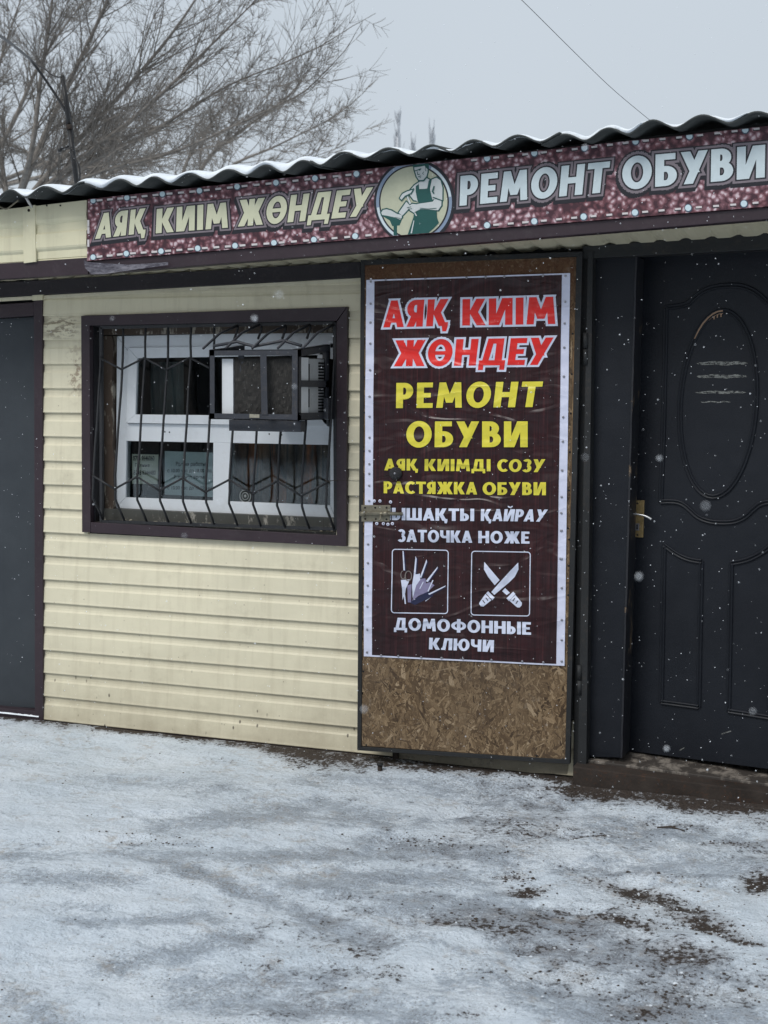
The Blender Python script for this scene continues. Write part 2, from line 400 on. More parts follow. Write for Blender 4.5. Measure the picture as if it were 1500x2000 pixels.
SOFT = R(0, s)+bowl(.1, .28, 0, .62, .30, .25, .19)
GL = {
 'А': (.78, D((0, 0), (.27, 1), .25)+D((.53, 0), (.26, 1), .25)+R(.17, .6, .17, .34)),
 'Б': (.62, R(0, s)+R(.1, .57, .81, 1)+bowl(.1, .3, 0, .62, .32, .25, .18)),
 'В': (.62, R(0, s)+bowl(.1, .28, .44, 1, .28, .24, .18)+bowl(.1, .30, 0, .60, .32, .25, .18)),
 'Д': (.90, D((.10, .1), (.24, 1), .22)+R(.53, .78, .1, 1)+R(.28, .7, .81, 1)+R(0, .90, 0, .19)+R(0, .17, -.17, .1)+R(.73, .90, -.17, .1)),
 'Е': (.58, R(0, s)+R(.1, .56, .81, 1)+R(.1, .50, .41, .59)+R(.1, .58, 0, .19)),
 'Ж': (1.10, R(.43, .67)+D((.0, 0), (.26, .54), .29)+D((.26, .46), (.02, 1), .29)+D((.81, 0), (.55, .54), .29)+D((.55, .46), (.79, 1), .29)),
 'З': (.58, A(.25, .74, .29, .28, .24, .18, 150, -80)+A(.26, .285, .32, .305, .25, .19, 85, -150)),
 'И': (.77, I_), 'Й': (.77, I_+A(.385, 1.27, .19, .16, .10, .10, 180, 360, 8)),
 'І': (.25, R(0, s)),
 'К': (.76, K_), 'Қ': (.80, K_+[[(.58, .0), (.80, .0), (.76, -.2), (.62, -.2)]]+R(.56, .80, 0, .14)),
 'Л': (.76, D((.06, .0), (.20, 1), .23)+R(.51, .76)+R(.24, .7, .81, 1)+R(0, .24, 0, .17)),
 'М': (.92, D((0, 0), (.08, 1), .23)+D((.69, 0), (.61, 1), .23)+D((.345, .2), (.08, 1), .23)+D((.345, .2), (.61, 1), .23)),
 'Н': (.76, R(0, s)+R(.51, .76)+R(.1, .6, .4, .6)),
 'О': (.86, ring(.43, .43)), 'Ө': (.86, ring(.43, .43)+R(.2, .66, .42, .56)),
 'П': (.76, R(0, s)+R(.51, .76)+R(.1, .6, .8, 1)),
 'Р': (.61, P_), 'С': (.70, A(.43, .5, .43, .52, .26, .21, 48, 312, 20)),
 'Т': (.70, R(.225, .475)+R(0, .70, .8, 1)),
 'У': (.76, D((.10, 0), (.50, 1), .26)+D((.28, .34), (0, 1), .27)),
 'Ф': (1.0, R(.38, .62, -.04, 1.04)+A(.5, .5, .5, .36, .24, .17, 0, 360, 26)),
 'Ч': (.72, R(.47, .72)+R(0, .24, .62, 1)+A(.30, .66, .30, .31, .25, .2, 180, 270, 6)+R(.28, .6, .35, .55)),
 'Ш': (1.04, R(0, .24)+R(.40, .64)+R(.80, 1.04)+R(.1, .94, 0, .19)),
 'Ы': (.92, SOFT+R(.67, .92)),
 'Ю': (1.10, R(0, .24)+R(.1, .5, .4, .6)+ring(.71, .39)),
 'Я': (.64, mir(P_, .61)+D((0, 0), (.2, .5), .28)),
}
def text_polys(txt, gap=.075, sp=.33):
    x = 0; o = []
    for ch in txt:
        if ch == ' ': x += sp; continue
        wd, g = GL[ch]; o.append([[(x+a, b) for a, b in p] for p in g]); x += wd+gap
    return o, x-gap
def grow(poly, d):
    n = len(poly); ar = sum(poly[i][0]*poly[(i+1) % n][1]-poly[(i+1) % n][0]*poly[i][1] for i in range(n))
    p = [Vector(q) for q in (poly if ar > 0 else poly[::-1])]; p = [q for i, q in enumerate(p) if (q-p[i-1]).length > 1e-5]; n = len(p); o = []
    if n < 3: return None
    for i in range(n):
        a = (p[i]-p[i-1]).normalized(); b = (p[(i+1) % n]-p[i]).normalized()
        na = Vector((a.y, -a.x)); nb = Vector((b.y, -b.x)); k = na+nb
        if k.length < 1e-4: o.append(p[i]+na*d); continue
        k.normalize(); o.append(p[i]+k*min(d/max(k.dot(na), .1), d*1.9))
    return [tuple(q) for q in o]
def union(polys):
    vs = []; fs = []
    for p in polys:
        n = len(p); ar = sum(p[i][0]*p[(i+1) % n][1]-p[(i+1) % n][0]*p[i][1] for i in range(n))
        if ar < 0: p = p[::-1]
        b = len(vs); vs += [Vector(q) for q in p]; fs.append(list(range(b, b+n)))
    r = delaunay_2d_cdt(vs, [], fs, 0, 1e-5)
    return r[0], [f for f, o_ in zip(r[2], r[5]) if o_]
def lay(g, plane, quad, polys, off, width=1.0, mi=0):
    """quad = photo corners BL,BR,TL,TR of the unit text box, laid on the real plane"""
    BL, BR, TL, TR = [plane(*q) for q in quad]
    v, f = union(polys); V = []
    for q in v:
        u = q.x/width; t = q.y
        V.append((BL*(1-u)+BR*u)*(1-t)+(TL*(1-u)+TR*u)*t+plane.n*off)
    g.add(V, f, mi); return g
def polyg(g, plane, pts, off, mi=0):
    v, f = union([pts]); a = plane
    return g.add([a(q.x, q.y, off) for q in v], f, mi)
def fix(o, n):
    """turn flat faces towards n"""
    me = o.data; n = Vector(n)
    fl = [p.index for p in me.polygons if p.normal.dot(n) < 0]
    if fl:
        bm = bmesh.new(); bm.from_mesh(me); bm.faces.ensure_lookup_table()
        bmesh.ops.reverse_faces(bm, faces=[bm.faces[i] for i in fl]); bm.to_mesh(me); bm.free()
    return o

# ================================================================== GROUND
def axis(lo, hi, step, far, k=14):
    a = list(np.arange(lo, hi+1e-6, step)); e = [lo-(far-abs(lo)*0)*((i/k)**3) for i in range(k, 0, -1)]
    f = [hi+far*((i/k)**3) for i in range(1, k+1)]
    return np.array(e+a+f)
gx = axis(-5.0, 1.0, .022, 90); gy = axis(-4.2, .0, .022, 90)
X, Y = np.meshgrid(gx, gy, indexing='ij')
def vnoise(X, Y, sc, seed):
    r = np.random.default_rng(seed).random((64, 64)); x = X*sc; y = Y*sc
    xi = np.floor(x).astype(int); yi = np.floor(y).astype(int); fx = x-xi; fy = y-yi
    fx = fx*fx*(3-2*fx); fy = fy*fy*(3-2*fy); g = lambda a, b: r[a % 64, b % 64]
    return (g(xi, yi)*(1-fx)+g(xi+1, yi)*fx)*(1-fy)+(g(xi, yi+1)*(1-fx)+g(xi+1, yi+1)*fx)*fy
def fbm(X, Y, sc, seed, o=4): return sum(vnoise(X, Y, sc*2**i, seed+i)*.5**(i+1) for i in range(o))
near = np.clip((Y+.5)/.45, 0, 1)
# wheel and foot worn hollows, packed ridges
Zg = -.052+.030*near*near*(3-2*near)
U = X*math.cos(.5)+Y*math.sin(.5); V_ = -X*math.sin(.5)+Y*math.cos(.5)
rough_zone = np.clip((X+2.6)/1.6, 0, 1)
hgt = (fbm(X, Y, 1.1, 1)-.47)*.05+(fbm(U*.5, V_*1.6, 2.6, 9)-.47)*.035+(fbm(X, Y, 9, 20, 3)-.44)*(.016+.026*rough_zone)+(fbm(X, Y, 30, 30, 2)-.37)*(.002+.006*rough_zone)
fade = np.clip(-(Y+.02)/.25, .12, 1); inside = (Y > -.05)
Zg = Zg+hgt*fade
Zg = np.where(Y > 0.02, -.06, Zg)
Zg = np.where((Y > -.30) & (X > -1.62), np.minimum(Zg, -.012), Zg)
def gpx(px, py):
    d = fw+RT*((px-750)/F)-UP*((py-1000)/F); t = (-.045-CAM.z)/d.z; p = CAM+d*t; return p.x, p.y
dirt = np.zeros_like(X); ice = np.zeros_like(X)
# (photo px, py, half-width m across, half-depth m, strength, turn)
DB = [(1250,1735,.20,.05,1.0,-.5),(1370,1800,.16,.05,1.0,-.6),(1330,1770,.22,.045,1.0,-.65),(1440,1830,.08,.04,.9,-.4),(1210,1790,.24,.045,.75,-.3),(1330,1860,.14,.10,.8,-.5),(1030,1725,.07,.05,.9,0),(1000,1700,.06,.03,.6,0),
      (1490,1720,.08,.12,1.0,0),(1430,1640,.10,.06,.6,0),(1230,1545,.30,.05,1.0,.02),(1420,1580,.35,.06,1.1,.02),(1100,1545,.12,.05,.5,0),(1060,1605,.20,.03,.6,.1),(1140,1625,.18,.03,.6,.1),(1300,1600,.15,.03,.6,0),
      (690,1478,.32,.035,1.2,0),(600,1462,.25,.04,1.0,0),(480,1452,.35,.035,.9,0),(300,1430,.40,.022,.9,0),(150,1414,.25,.02,.7,0),(820,1500,.35,.05,.8,0),(560,1465,.2,.07,.7,.2),(960,1520,.25,.045,.55,0),
      (930,1790,.22,.07,.5,.6),(880,1640,.3,.08,.35,0),(1110,1850,.25,.09,.55,-.3),(1380,1930,.2,.08,.45,0),(1270,1960,.16,.08,.5,.4),(1080,1900,.2,.07,.35,0),(820,1630,.12,.05,.35,0),(300,1640,.2,.05,.3,.5),(1250,1700,.4,.06,.3,0),(1450,1900,.15,.08,.4,0)]
for px, py, a, b, st, tr in DB:
    cx, cy = gpx(px, py); dx = X-cx; dy = Y-cy; c_, s_ = math.cos(tr+.15), math.sin(tr+.15)
    q = ((dx*c_+dy*s_)/a)**2+((-dx*s_+dy*c_)/b)**2; dirt = np.maximum(dirt, st*np.exp(-q*.8))
# trodden icy streaks: photo segment, half-width in metres, strength
IS = [(330,1685,640,1790,.055,1),(600,1780,750,1838,.06,.95),(40,1670,380,1672,.07,.75),(50,1715,230,1722,.05,.8),(120,1760,220,1775,.03,.5),(140,1805,410,1790,.05,.8),(230,1870,460,1825,.055,.9),(330,1900,640,1900,.06,.7),(420,1925,800,1985,.10,.85),(560,1960,640,1925,.06,.7),
      (210,1525,420,1535,.12,.6),(340,1615,560,1585,.10,.85),(420,1590,640,1560,.08,.7),(540,1575,760,1590,.12,.8),(480,1665,800,1650,.10,.9),(640,1715,860,1700,.13,.95),(760,1640,960,1660,.14,.9),(600,1520,1000,1540,.10,.75),(820,1600,1050,1590,.10,.7),(250,1650,380,1645,.04,.6),
      (860,1760,1120,1800,.16,.95),(1050,1840,1320,1880,.18,.95),(1120,1700,1480,1680,.12,.7),(1200,1600,1480,1640,.14,.75),(1080,1620,1250,1640,.10,.6),(900,1910,1100,1930,.10,.8),(1150,1960,1400,1985,.14,.9),(30,1940,120,1990,.06,.7),(700,1810,900,1850,.05,.6),(980,1560,1200,1560,.10,.7)]
for x0, y0, x1, y1, wd, st in IS:
    ax, ay = gpx(x0, y0); bx, by = gpx(x1, y1); L2 = (bx-ax)**2+(by-ay)**2
    t = np.clip(((X-ax)*(bx-ax)+(Y-ay)*(by-ay))/L2, 0, 1); dd_ = np.hypot(X-ax-t*(bx-ax), Y-ay-t*(by-ay))
    wv_ = wd*(.6+.9*vnoise(X, Y, 5, 31)); ice = np.maximum(ice, st*np.exp(-(dd_/(wv_*1.25))**2))
wallside = np.clip((X+4.1)/.5, .55, 1)
dirt = np.maximum(dirt, (1.15*np.exp(-((Y+.02)/(.05+.09*vnoise(X, Y*0, 2.3, 77)+.10*np.exp(-((X+2.55)/.35)**2)))**2))*wallside*(.75+.5*vnoise(X, Y, 4, 78)))
dirt = np.maximum(dirt, 1.1*np.exp(-((Y+.13)/(.07+.06*vnoise(X, Y*0, 3, 79)))**2)*np.clip((X+1.6)/.15, 0, 1))
dirt = np.maximum(dirt, .42*np.clip((fbm(X, Y, 3.1, 51)-.44)*6, 0, 1)*np.clip((X+2.4)/1.0, 0, 1)*np.clip((Y+3.2)/1.2, 0, 1))
for px, py, an in [(215,1640,.4),(330,1590,.5),(470,1740,.9),(560,1690,.8),(700,1760,-.3),(830,1720,-.2),(960,1840,.2),(1090,1760,.1),(420,1860,.6),(180,1780,.5),(1180,1660,-.9),(1300,1640,-1.0),(1010,1640,1.3),(640,1880,.3),(890,1580,1.2),(60,1860,.5),(1350,1720,.4),(740,1640,1.5)]:
    cx, cy = gpx(px, py); dx = X-cx; dy = Y-cy; c_, s_ = math.cos(an), math.sin(an); lu = dx*c_+dy*s_; lv = -dx*s_+dy*c_
    rr_ = np.sqrt((lu/.14)**2+(lv/(.050-.012*np.cos(lu*22)))**2)
    Zg = Zg-.011/(1+np.exp((rr_-1)*14))*(.7+.3*np.sin(lu*150)*(abs(lu) > .02))+.005*np.exp(-((rr_-1.25)/.2)**2)
Zg = Zg-.012*np.clip(dirt, 0, 1)*fade-.004*np.clip(ice*1.6-.5, 0, 1)
nx, ny = X.shape
verts = np.stack([X, Y, Zg], -1).reshape(-1, 3)
idx = np.arange(nx*ny).reshape(nx, ny)
faces = np.stack([idx[:-1, :-1], idx[1:, :-1], idx[1:, 1:], idx[:-1, 1:]], -1).reshape(-1, 4)
me = bpy.data.meshes.new('ground'); me.vertices.add(len(verts)); me.vertices.foreach_set('co', verts.ravel())
me.loops.add(faces.size); me.loops.foreach_set('vertex_index', faces.ravel().astype(np.int32))
me.polygons.add(len(faces)); me.polygons.foreach_set('loop_start', np.arange(0, faces.size, 4, dtype=np.int32))
me.polygons.foreach_set('use_smooth', np.ones(len(faces), bool)); me.update(calc_edges=True)
for nm, arr in (('dirt', dirt), ('ice', ice)):
    at = me.attributes.new(nm, 'FLOAT', 'POINT'); at.data.foreach_set('value', arr.ravel().astype(np.float32))
def ground_z(x, y):
    i = int(np.argmin(abs(gx-x))); j = int(np.argmin(abs(gy-y))); return float(Zg[i, j])
def mat_ground():
    k = N('snowy_ground', .6, 0, .3)
    ad = k.n('ShaderNodeAttribute', attribute_name='dirt').outputs['Fac']; ai = k.n('ShaderNodeAttribute', attribute_name='ice').outputs['Fac']
    rot = k.map((1, 1, 1), (0, 0, .35))
    st = k.noise(1, 6, .62, k.map((1.2, 5.5, 3), (0, 0, .45)), .3)
    fine = k.noise(55, 6, .72); mid = k.noise(11, 6, .68); big = k.noise(2.6, 5, .6); gr = k.noise(170, 3, .7)
    snow = k.ramp(big, [(.3, (.65,.73,.81)), (.7, (.79,.85,.91))])
    snow = k.mix(k.ramp(fine, [(.35, .22), (.55, 0)]), snow, (.46,.53,.61))
    # trodden grey ice
    fi = k.math('ADD', ai, k.math('MULTIPLY', k.math('SUBTRACT', mid, .5), 2.3))
    fi = k.math('ADD', fi, k.math('MULTIPLY', k.math('SUBTRACT', fine, .5), 3.4)); fi = k.math('ADD', fi, k.math('MULTIPLY', k.math('SUBTRACT', st, .5), .9))
    icec = k.mix(k.ramp(k.math('ADD', k.math('MULTIPLY', fine, .6), k.math('MULTIPLY', gr, .4)), [(.40, 0), (.58, 1)]), (.25,.285,.335), (.52,.59,.67))
    icem = k.ramp(fi, [(.30, 0), (.55, .45), (.85, .95)])
    c = k.mix(icem, snow, icec)
    # dark grit frozen into the ice
    gm = k.math('MULTIPLY', k.ramp(k.math('ADD', k.noise(120, 3, .7), k.math('MULTIPLY', k.math('ADD', ai, k.math('MULTIPLY', ad, .8)), .11)), [(.60, 0), (.66, 1)]), k.ramp(k.noise(9, 5, .7), [(.40, 0), (.55, 1)]))
    c = k.mix(k.math('MULTIPLY', gm, .48), c, (.11,.095,.09))
    # sand tint
    tint = k.math('MULTIPLY', k.ramp(k.noise(6, 5, .7), [(.52, 0), (.66, 1)]), k.ramp(k.noise(26, 5, .7), [(.45, 0), (.6, 1)]))
    c = k.mix(k.math('MULTIPLY', tint, .5), c, (.36,.30,.235))
    # soil showing through
    fd = k.math('ADD', k.math('MULTIPLY', ad, 1.0), k.math('ADD', k.math('MULTIPLY', k.math('SUBTRACT', fine, .5), 3.2), k.math('MULTIPLY', k.math('SUBTRACT', mid, .5), 1.9)))
    dm = k.ramp(fd, [(.56, 0), (.80, 1)])
    haze = k.ramp(k.math('ADD', ad, k.math('MULTIPLY', k.math('SUBTRACT', mid, .5), 1.0)), [(.2, 0), (.95, .7)])
    c = k.mix(haze, c, (.17,.15,.145))
    soil = k.ramp(gr, [(.3, (.022,.017,.015)), (.7, (.085,.066,.054))])
    c = k.mix(dm, c, soil)
    # scattered crumbs
    v = k.vor(60); vm = k.math('MULTIPLY', k.ramp(v, [(.07, 1), (.12, 0)]), k.ramp(k.math('ADD', k.noise(5, 4, .7), k.math('MULTIPLY', ai, .13)), [(.55, 0), (.62, 1)]))
    c = k.mix(k.math('MULTIPLY', vm, .8), c, (.07,.055,.05))
    k.color(c)
    k.rough(k.ramp(icem, [(0, .75), (1, .50)]))
    k.bump(fine, .012); k.bump(mid, .028); k.bump(gr, .003); k.bump(k.math('MULTIPLY', st, 1), .02)
    return k.m
ground = link('ground', me, mat_ground()); tag(ground, 'snow covered yard with trodden grey ice and patches of bare brown soil', kind='structure')
# soil crumbs and ice lumps lying on the snow
g = G()
def lump(g, p, r, mi, fl=.6):
    vs = []; a0 = random.random()*6
    for k_, (zz, rr) in enumerate([(-.5*fl, .7), (.25*fl, 1), (.8*fl, .45)]):
        for j in range(5):
            a = a0+j*1.2566+k_*.5; q = r*rr*random.uniform(.75, 1.25); vs.append(Vector(p)+Vector((q*math.cos(a), q*math.sin(a), r*zz)))
    fs = [(i*5+j, i*5+(j+1) % 5, (i+1)*5+(j+1) % 5, (i+1)*5+j) for i in range(2) for j in range(5)]+[(10,11,12,13,14)]
    g.add(vs, fs, mi)
for i in range(4000):
    if i < 3300:
        b = random.choice(DB); cx, cy = gpx(b[0], b[1]); x = cx+random.gauss(0, b[2]*.6); y = cy+random.gauss(0, b[3]*.7); mi = 0 if random.random() < .75 else 1
        r = random.choice([.0012, .0016, .002, .003, .0045])*random.uniform(.6, 1.3)*(1.9 if random.random() < .03 else 1)
    else:
        x = random.uniform(-4.6, .2); y = random.uniform(-3.4, -.05); mi = 0 if random.random() < .3 else 1; r = random.uniform(.0015, .005)
    if y > -.03 or x > .9 or x < -4.9: continue
    if y > -.2 and x > -1.6: continue
    lump(g, (x, y, ground_z(x, y)+r*.1), r, mi)
m_soilc = paint('soil_crumb', (.05,.038,.03), .9); m_icec = paint('ice_crumb', (.62,.66,.70), .6, .1, (.4,.4,.4), .1)
g.build('soil_crumbs', [m_soilc, m_icec], kind='stuff', label='crumbs of brown soil and ice scattered over the trodden snow', cat='soil')
# twigs of dead grass lying in the snow
# ================================================================== BUILDING
shop = empty('kiosk_building', (-2.3, 0, -.02), 'low cream clad kiosk with dark trim and corrugated roof', 'building')
def quadpx(y, *pts): p = YP(y); return [p(*q) for q in pts]
# --- siding courses
PH = .1102; Z0 = .089-PH
prof = [(.003, .0), (.0135, .0), (.0150, .003), (.0135, .012), (.0105, .070), (.0065, .078), (.0045, .088), (.0045, .1125), (-.006, .1125), (-.006, 0)]
WX0, WX1, WZ0, WZ1 = -3.80, -2.56, .905, 1.815
def plank(x0, x1, z, z1=None):
    g = G(); n = len(prof); top = z+.1125 if z1 is None else z1
    seg = max(1, int((x1-x0)/.25)); ph = random.random()*6
    vs = []
    for i in range(seg+1):
        x = x0+(x1-x0)*i/seg; wob = .0012*math.sin(x*2.3+ph)
        vs += [(x, -a+wob*.5, min(z+b+wob*(b < .02), top)) for a, b in prof]
    fs = [(i*n+j, i*n+(j+1) % n, (i+1)*n+(j+1) % n, (i+1)*n+j) for i in range(seg) for j in range(n)]+[tuple(range(n)), tuple(range(seg*n, seg*n+n))[::-1]]
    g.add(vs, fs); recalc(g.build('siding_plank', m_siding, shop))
for i in range(20):
    z = Z0+i*PH
    if z+PH > WZ0+.01 and z < WZ1-.01:
        plank(-4.055, WX0, z); plank(WX1, -2.40, z)
    else: plank(-4.055, -1.50 if i < 2 else -2.40, z)
# --- core walls behind the cladding, roof deck and back, leaving the window and the door openings
XR = .75; XL = -5.6; YB = 2.6; ZT = 2.20
g = G()
g.box((-4.06, .008, -.3), (WX0, .09, 2.1)); g.box((WX0, .008, -.3), (WX1, .09, WZ0)); g.box((WX0, .008, WZ1), (WX1, .09, 2.1)); g.box((WX1, .008, -.3), (-1.46, .09, 2.1))
g.box((.45, .008, -.3), (XR, .09, 2.2)); g.box((-1.46, .03, 2.10), (.45, .09, 2.3)); g.box((XL, .008, -.3), (-5.0, .09, 2.1))
g.box((-5.0, .06, -.3), (-4.06, .09, 2.1))
g.box((XL, .09, -.3), (XL+.08, YB, 2.3)); g.box((XR-.08, .09, -.3), (XR, YB, 2.3)); g.box((XL+.08, YB-.08, -.3), (XR-.08, YB, 2.4))
g.build('wall', m_dark, shop)
for (nm, a, b) in (('side_cladding', (XR, .0, -.05), (XR+.012, YB, 2.3)), ('side_cladding', (XL-.012, .0, -.05), (XL, YB, 2.2))):
    g = G()
    for i in range(20):
        z = Z0+i*PH; g.hexa([(a[0], a[1], z), (b[0]+.006, a[1], z), (b[0]+.006, b[1], z), (a[0], b[1], z), (a[0], a[1], z+PH), (b[0], a[1], z+PH), (b[0], b[1], z+PH), (a[0], b[1], z+PH)])
    g.build(nm, m_siding, shop, kind='stuff')
g = G(); g.slab([(XL, 0, -.05), (-5.0, 0, -.05), (-5.0, 0, 2.0), (XL, 0, 2.0)], .008); g.build('wall_panel', m_siding, shop)
g = G(); g.box((XL+.1, .35, 2.0), (XR-.1, YB-.1, 2.03)); g.build('ceiling', m_dark, shop)
g = G(); g.box((-3.9, 1.2, 0.0), (-2.4, 1.23, 2.0)); g.build('interior_wall', paint('interior_panel', (.10,.085,.07), .8, .3), shop)
g = G(); g.box((XL+.1, .1, -.05), (XR-.1, YB-.1, 0)); g.build('floor', m_dark, shop)
# --- dark beam over the wall, rising to the right
B = YP(-.035)
g = G(); g.slab([B(-60, 583), B(704, 542), B(704, 511), B(-60, 555)], .034); g.build('eave_beam', m_beam, shop, .002)
g = G(); q = YP(-.02); g.slab([q(-60, 592), q(704, 549.5), q(704, 543), q(-60, 585)], .012); g.build('beam_lip', m_siding, shop)
# entrance lintel
B = YP(-.045)
g = G(); g.slab([B(1138, 505), B(1720, 476), B(1720, 434), B(1138, 481)], .07); g.build('door_lintel', m_greybeam, shop, .003)
# --- fascia (left cream part), strap, lower brown beam
FP = YP(-.35)
def fascia(pts, name='fascia_panel'):
    (x0, yb0, yt0), (x1, yb1, yt1) = pts; a = FP(x0, yb0); b = FP(x0, yt0); c = FP(x1, yt1); d = FP(x1, yb1)
    rows = [(0, 0), (.025, .004), (.03, .0), (.16, .0), (.20, -.007), (.235, -.010), (.47, -.012+.004), (.5, -.002), (.64, 0), (.68, -.007), (.73, -.010), (1, -.006)]
    g = G(); n = len(rows); vs = []
    for (P, Q) in ((a, b), (d, c)):
        for t, o in rows: v = P.lerp(Q, t); vs.append((v.x, v.y-o*-1, v.z))
    vs += [(v[0], -.31, v[2]) for v in vs]
    fs = [(j, n+j, n+j+1, j+1) for j in range(n-1)]+[(2*n+j, 2*n+j+1, 3*n+j+1, 3*n+j) for j in range(n-1)]
    fs += [(0, 2*n, 3*n, n), (n-1, 2*n-1, 4*n-1, 3*n-1)]+[(j, j+1, 2*n+j+1, 2*n+j) for j in range(n-1)]+[(n+j, 3*n+j, 3*n+j+1, n+j+1) for j in range(n-1)]
    g.add(vs, fs); recalc(g.build(name, m_fascia, shop))
fascia([(-260, 531, 437), (58, 513, 404)]); fascia([(58, 510.5, 404), (171, 503, 391)])
q = YP(-.362); g = G(); g.slab([q(46, 514), q(70, 511), q(68, 400), q(44, 405)], .01); fs_ = g.build('fascia_strap', m_fascia, shop, .001)
g = G(); p_ = q(56.5, 411, .001); g.lathe(p_, (0, -1, 0), [(.006, -.001), (.006, .002), (.003, .004)], 10); g.build('rusty_screw', m_rust, shop)
q = YP(-.357)
for (a, b) in ((91.5, 401.5), (118, 401.5)):
    g = G(); g.lathe(q(a, b), (0, -1, 0), [(.0035, -.001), (.0035, .002)], 8); g.build('screw', m_black, shop)
q = YP(-.352)
g = G(); v = [q(-260, 560), q(172, 535.5), q(172, 503.5), q(-260, 532)]; g.slab(v, .05); g.build('fascia_beam', m_trim, shop, .002)
q = YP(-.362); v = [q(174, 536), q(1720, 410), q(1720, 386.5), q(174, 510)]
g = G(); g.slab(v, .06); g.build('fascia_beam', m_trim, shop, .003)
g = G(); q2 = YP(-.34); g.slab([q2(172, 508), q2(1720, 386), q2(1720, 215), q2(172, 392)], .03); g.build('fascia_board', m_dark, shop)
# --- soffit: ribbed sheets from the fascia back to the wall
def soff(x0, x1, zf0, zf1, zb0, zb1, lip):
    g = G(); n = int((x1-x0)/.012); vs = []; per = .098
    for i in range(n+1):
        x = x0+(x1-x0)*i/n; t = (x-x0)/(x1-x0); ph = ((x*1.0) % per)/per
        h = .0 if ph < .55 else (.009*min(1, (ph-.55)/.12) if ph < .85 else .009*(1-(ph-.85)/.15))
        zf = zf0+(zf1-zf0)*t; zb = zb0+(zb1-zb0)*t
        vs += [(x, -.315, zf+h), (x, -.002, zb+h), (x, -.002, zb+h+.004), (x, -.315, zf+h+.004)]
    fs = [(i*4+j, i*4+(j+1) % 4, i*4+4+(j+1) % 4, i*4+4+j) for i in range(n) for j in range(4)]
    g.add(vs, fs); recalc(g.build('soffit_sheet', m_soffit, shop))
def zline(y, pts):
    a = W(*pts[0], y); b = W(*pts[1], y); return lambda x: a.z+(b.z-a.z)*(x-a.x)/(b.x-a.x)
zf = zline(-.35, [(172, 530), (1500, 424)]); zb = zline(-.035, [(0, 551), (704, 511)]); zb2 = zline(-.045, [(1138, 481), (1500, 452)])
xs_ = [-5.0, -3.9, -2.85, -1.80, -.75, .4]
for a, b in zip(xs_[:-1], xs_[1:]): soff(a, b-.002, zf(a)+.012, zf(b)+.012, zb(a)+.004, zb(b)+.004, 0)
# --- corrugated roof sheets with snow
LAM = .1703; CR = -.792; AMP = .0185
ze = zline(-.47, [(24, 372), (1474, 213)])
PITCH = math.tan(math.radians(4))
wav = lambda x: (.5+.5*math.cos(2*math.pi*(x-CR)/LAM+.35*math.sin(x*4.3)+.25*math.sin(x*9.7)))*(.86+.14*math.sin(x*7.1)*math.sin(x*2.3+1))
def zroof(x, y, sheet=0):
    wv = wav(x)**.85
    return ze(x)-2*AMP+2*AMP*wv+(y+.47)*PITCH+.0035*math.sin(x*5.1)+.003*math.sin(x*11+1)
sheets = [(-5.7, -4.55), (-4.60, -3.50), (-3.53, -2.43), (-2.47, -1.48), (-1.55, -.47), (-.53, .9)]
for si, (a, b) in enumerate(sheets):
    g = G(); n = int((b-a)/.012); ys = [-.47-(.008*(si % 2)), -.2, .3, 1.2, 2.75]; vs = []; lift = .0075*(si % 2); m = len(ys)
    for i in range(n+1):
        x = a+(b-a)*i/n
        for y in ys: vs.append((x, y, zroof(x, y)+lift))
        for y in ys: vs.append((x, y, zroof(x, y)+lift-.0065))
    k2 = 2*m; fs = []
    for i in range(n):
        for j in range(m-1):
            fs.append((i*k2+j, (i+1)*k2+j, (i+1)*k2+j+1, i*k2+j+1)); fs.append((i*k2+m+j, i*k2+m+j+1, (i+1)*k2+m+j+1, (i+1)*k2+m+j))
        fs.append((i*k2, i*k2+m, (i+1)*k2+m, (i+1)*k2)); fs.append((i*k2+m-1, (i+1)*k2+m-1, (i+1)*k2+2*m-1, i*k2+2*m-1))
    for e in (0, n*k2): fs += [tuple([e+j for j in range(m)]+[e+2*m-1-j for j in range(m)])]
    g.add(vs, fs, smooth=True); recalc(g.build('roof_sheet', m_slate, shop))
g = G(); n = 700; ys = [-.466, -.462, -.45, -.43, -.39, -.3, -.1, .4, 1.2, 2.7]; vs = []; m = len(ys)
for i in range(n+1):
    x = -5.6+6.4*i/n; wv = wav(x)
    nn = .5+.5*math.sin(x*9.3+2*math.sin(x*3.1))*math.sin(x*23)
    th = (.024 if x < -2.6 else .024-.016*min(1, (x+2.6)/1.0))*(.75+.5*nn)
    top_w = 1-(1-wv)*.55
    for j, y in enumerate(ys):
        e = [.05, .5, .8, .95, 1, 1, 1, 1, 1, 1][j]
        yy = y+.012*math.sin(x*17)*(j < 4)+(.02*(wv > .6) if j < 4 and x > -2.4 else 0)
        bare = (max(0, math.sin(x*6.1+1)+.5*math.sin(x*15.7))*.016*(1 if x > -2.6 else .45))*(.3+.7*wv)
        rj = .0085+e*(th*(1.15-.75*wv**.7))-bare; vs.append((x, yy, zroof(x, max(yy, -.478))+rj))
    for j, y in enumerate(ys): vs.append((x, max(vs[-m][1], y), zroof(x, y)+.001))
k2 = 2*m; fs = []
for i in range(n):
    for j in range(m-1): fs.append((i*k2+j, (i+1)*k2+j, (i+1)*k2+j+1, i*k2+j+1))
    fs.append((i*k2, i*k2+m, (i+1)*k2+m, (i+1)*k2))
g.add(vs, fs, smooth=True); tag(recalc(g.build('roof_snow', m_snow)), 'thin white snow lying in the waves of the corrugated roof', 'snow', kind='stuff')

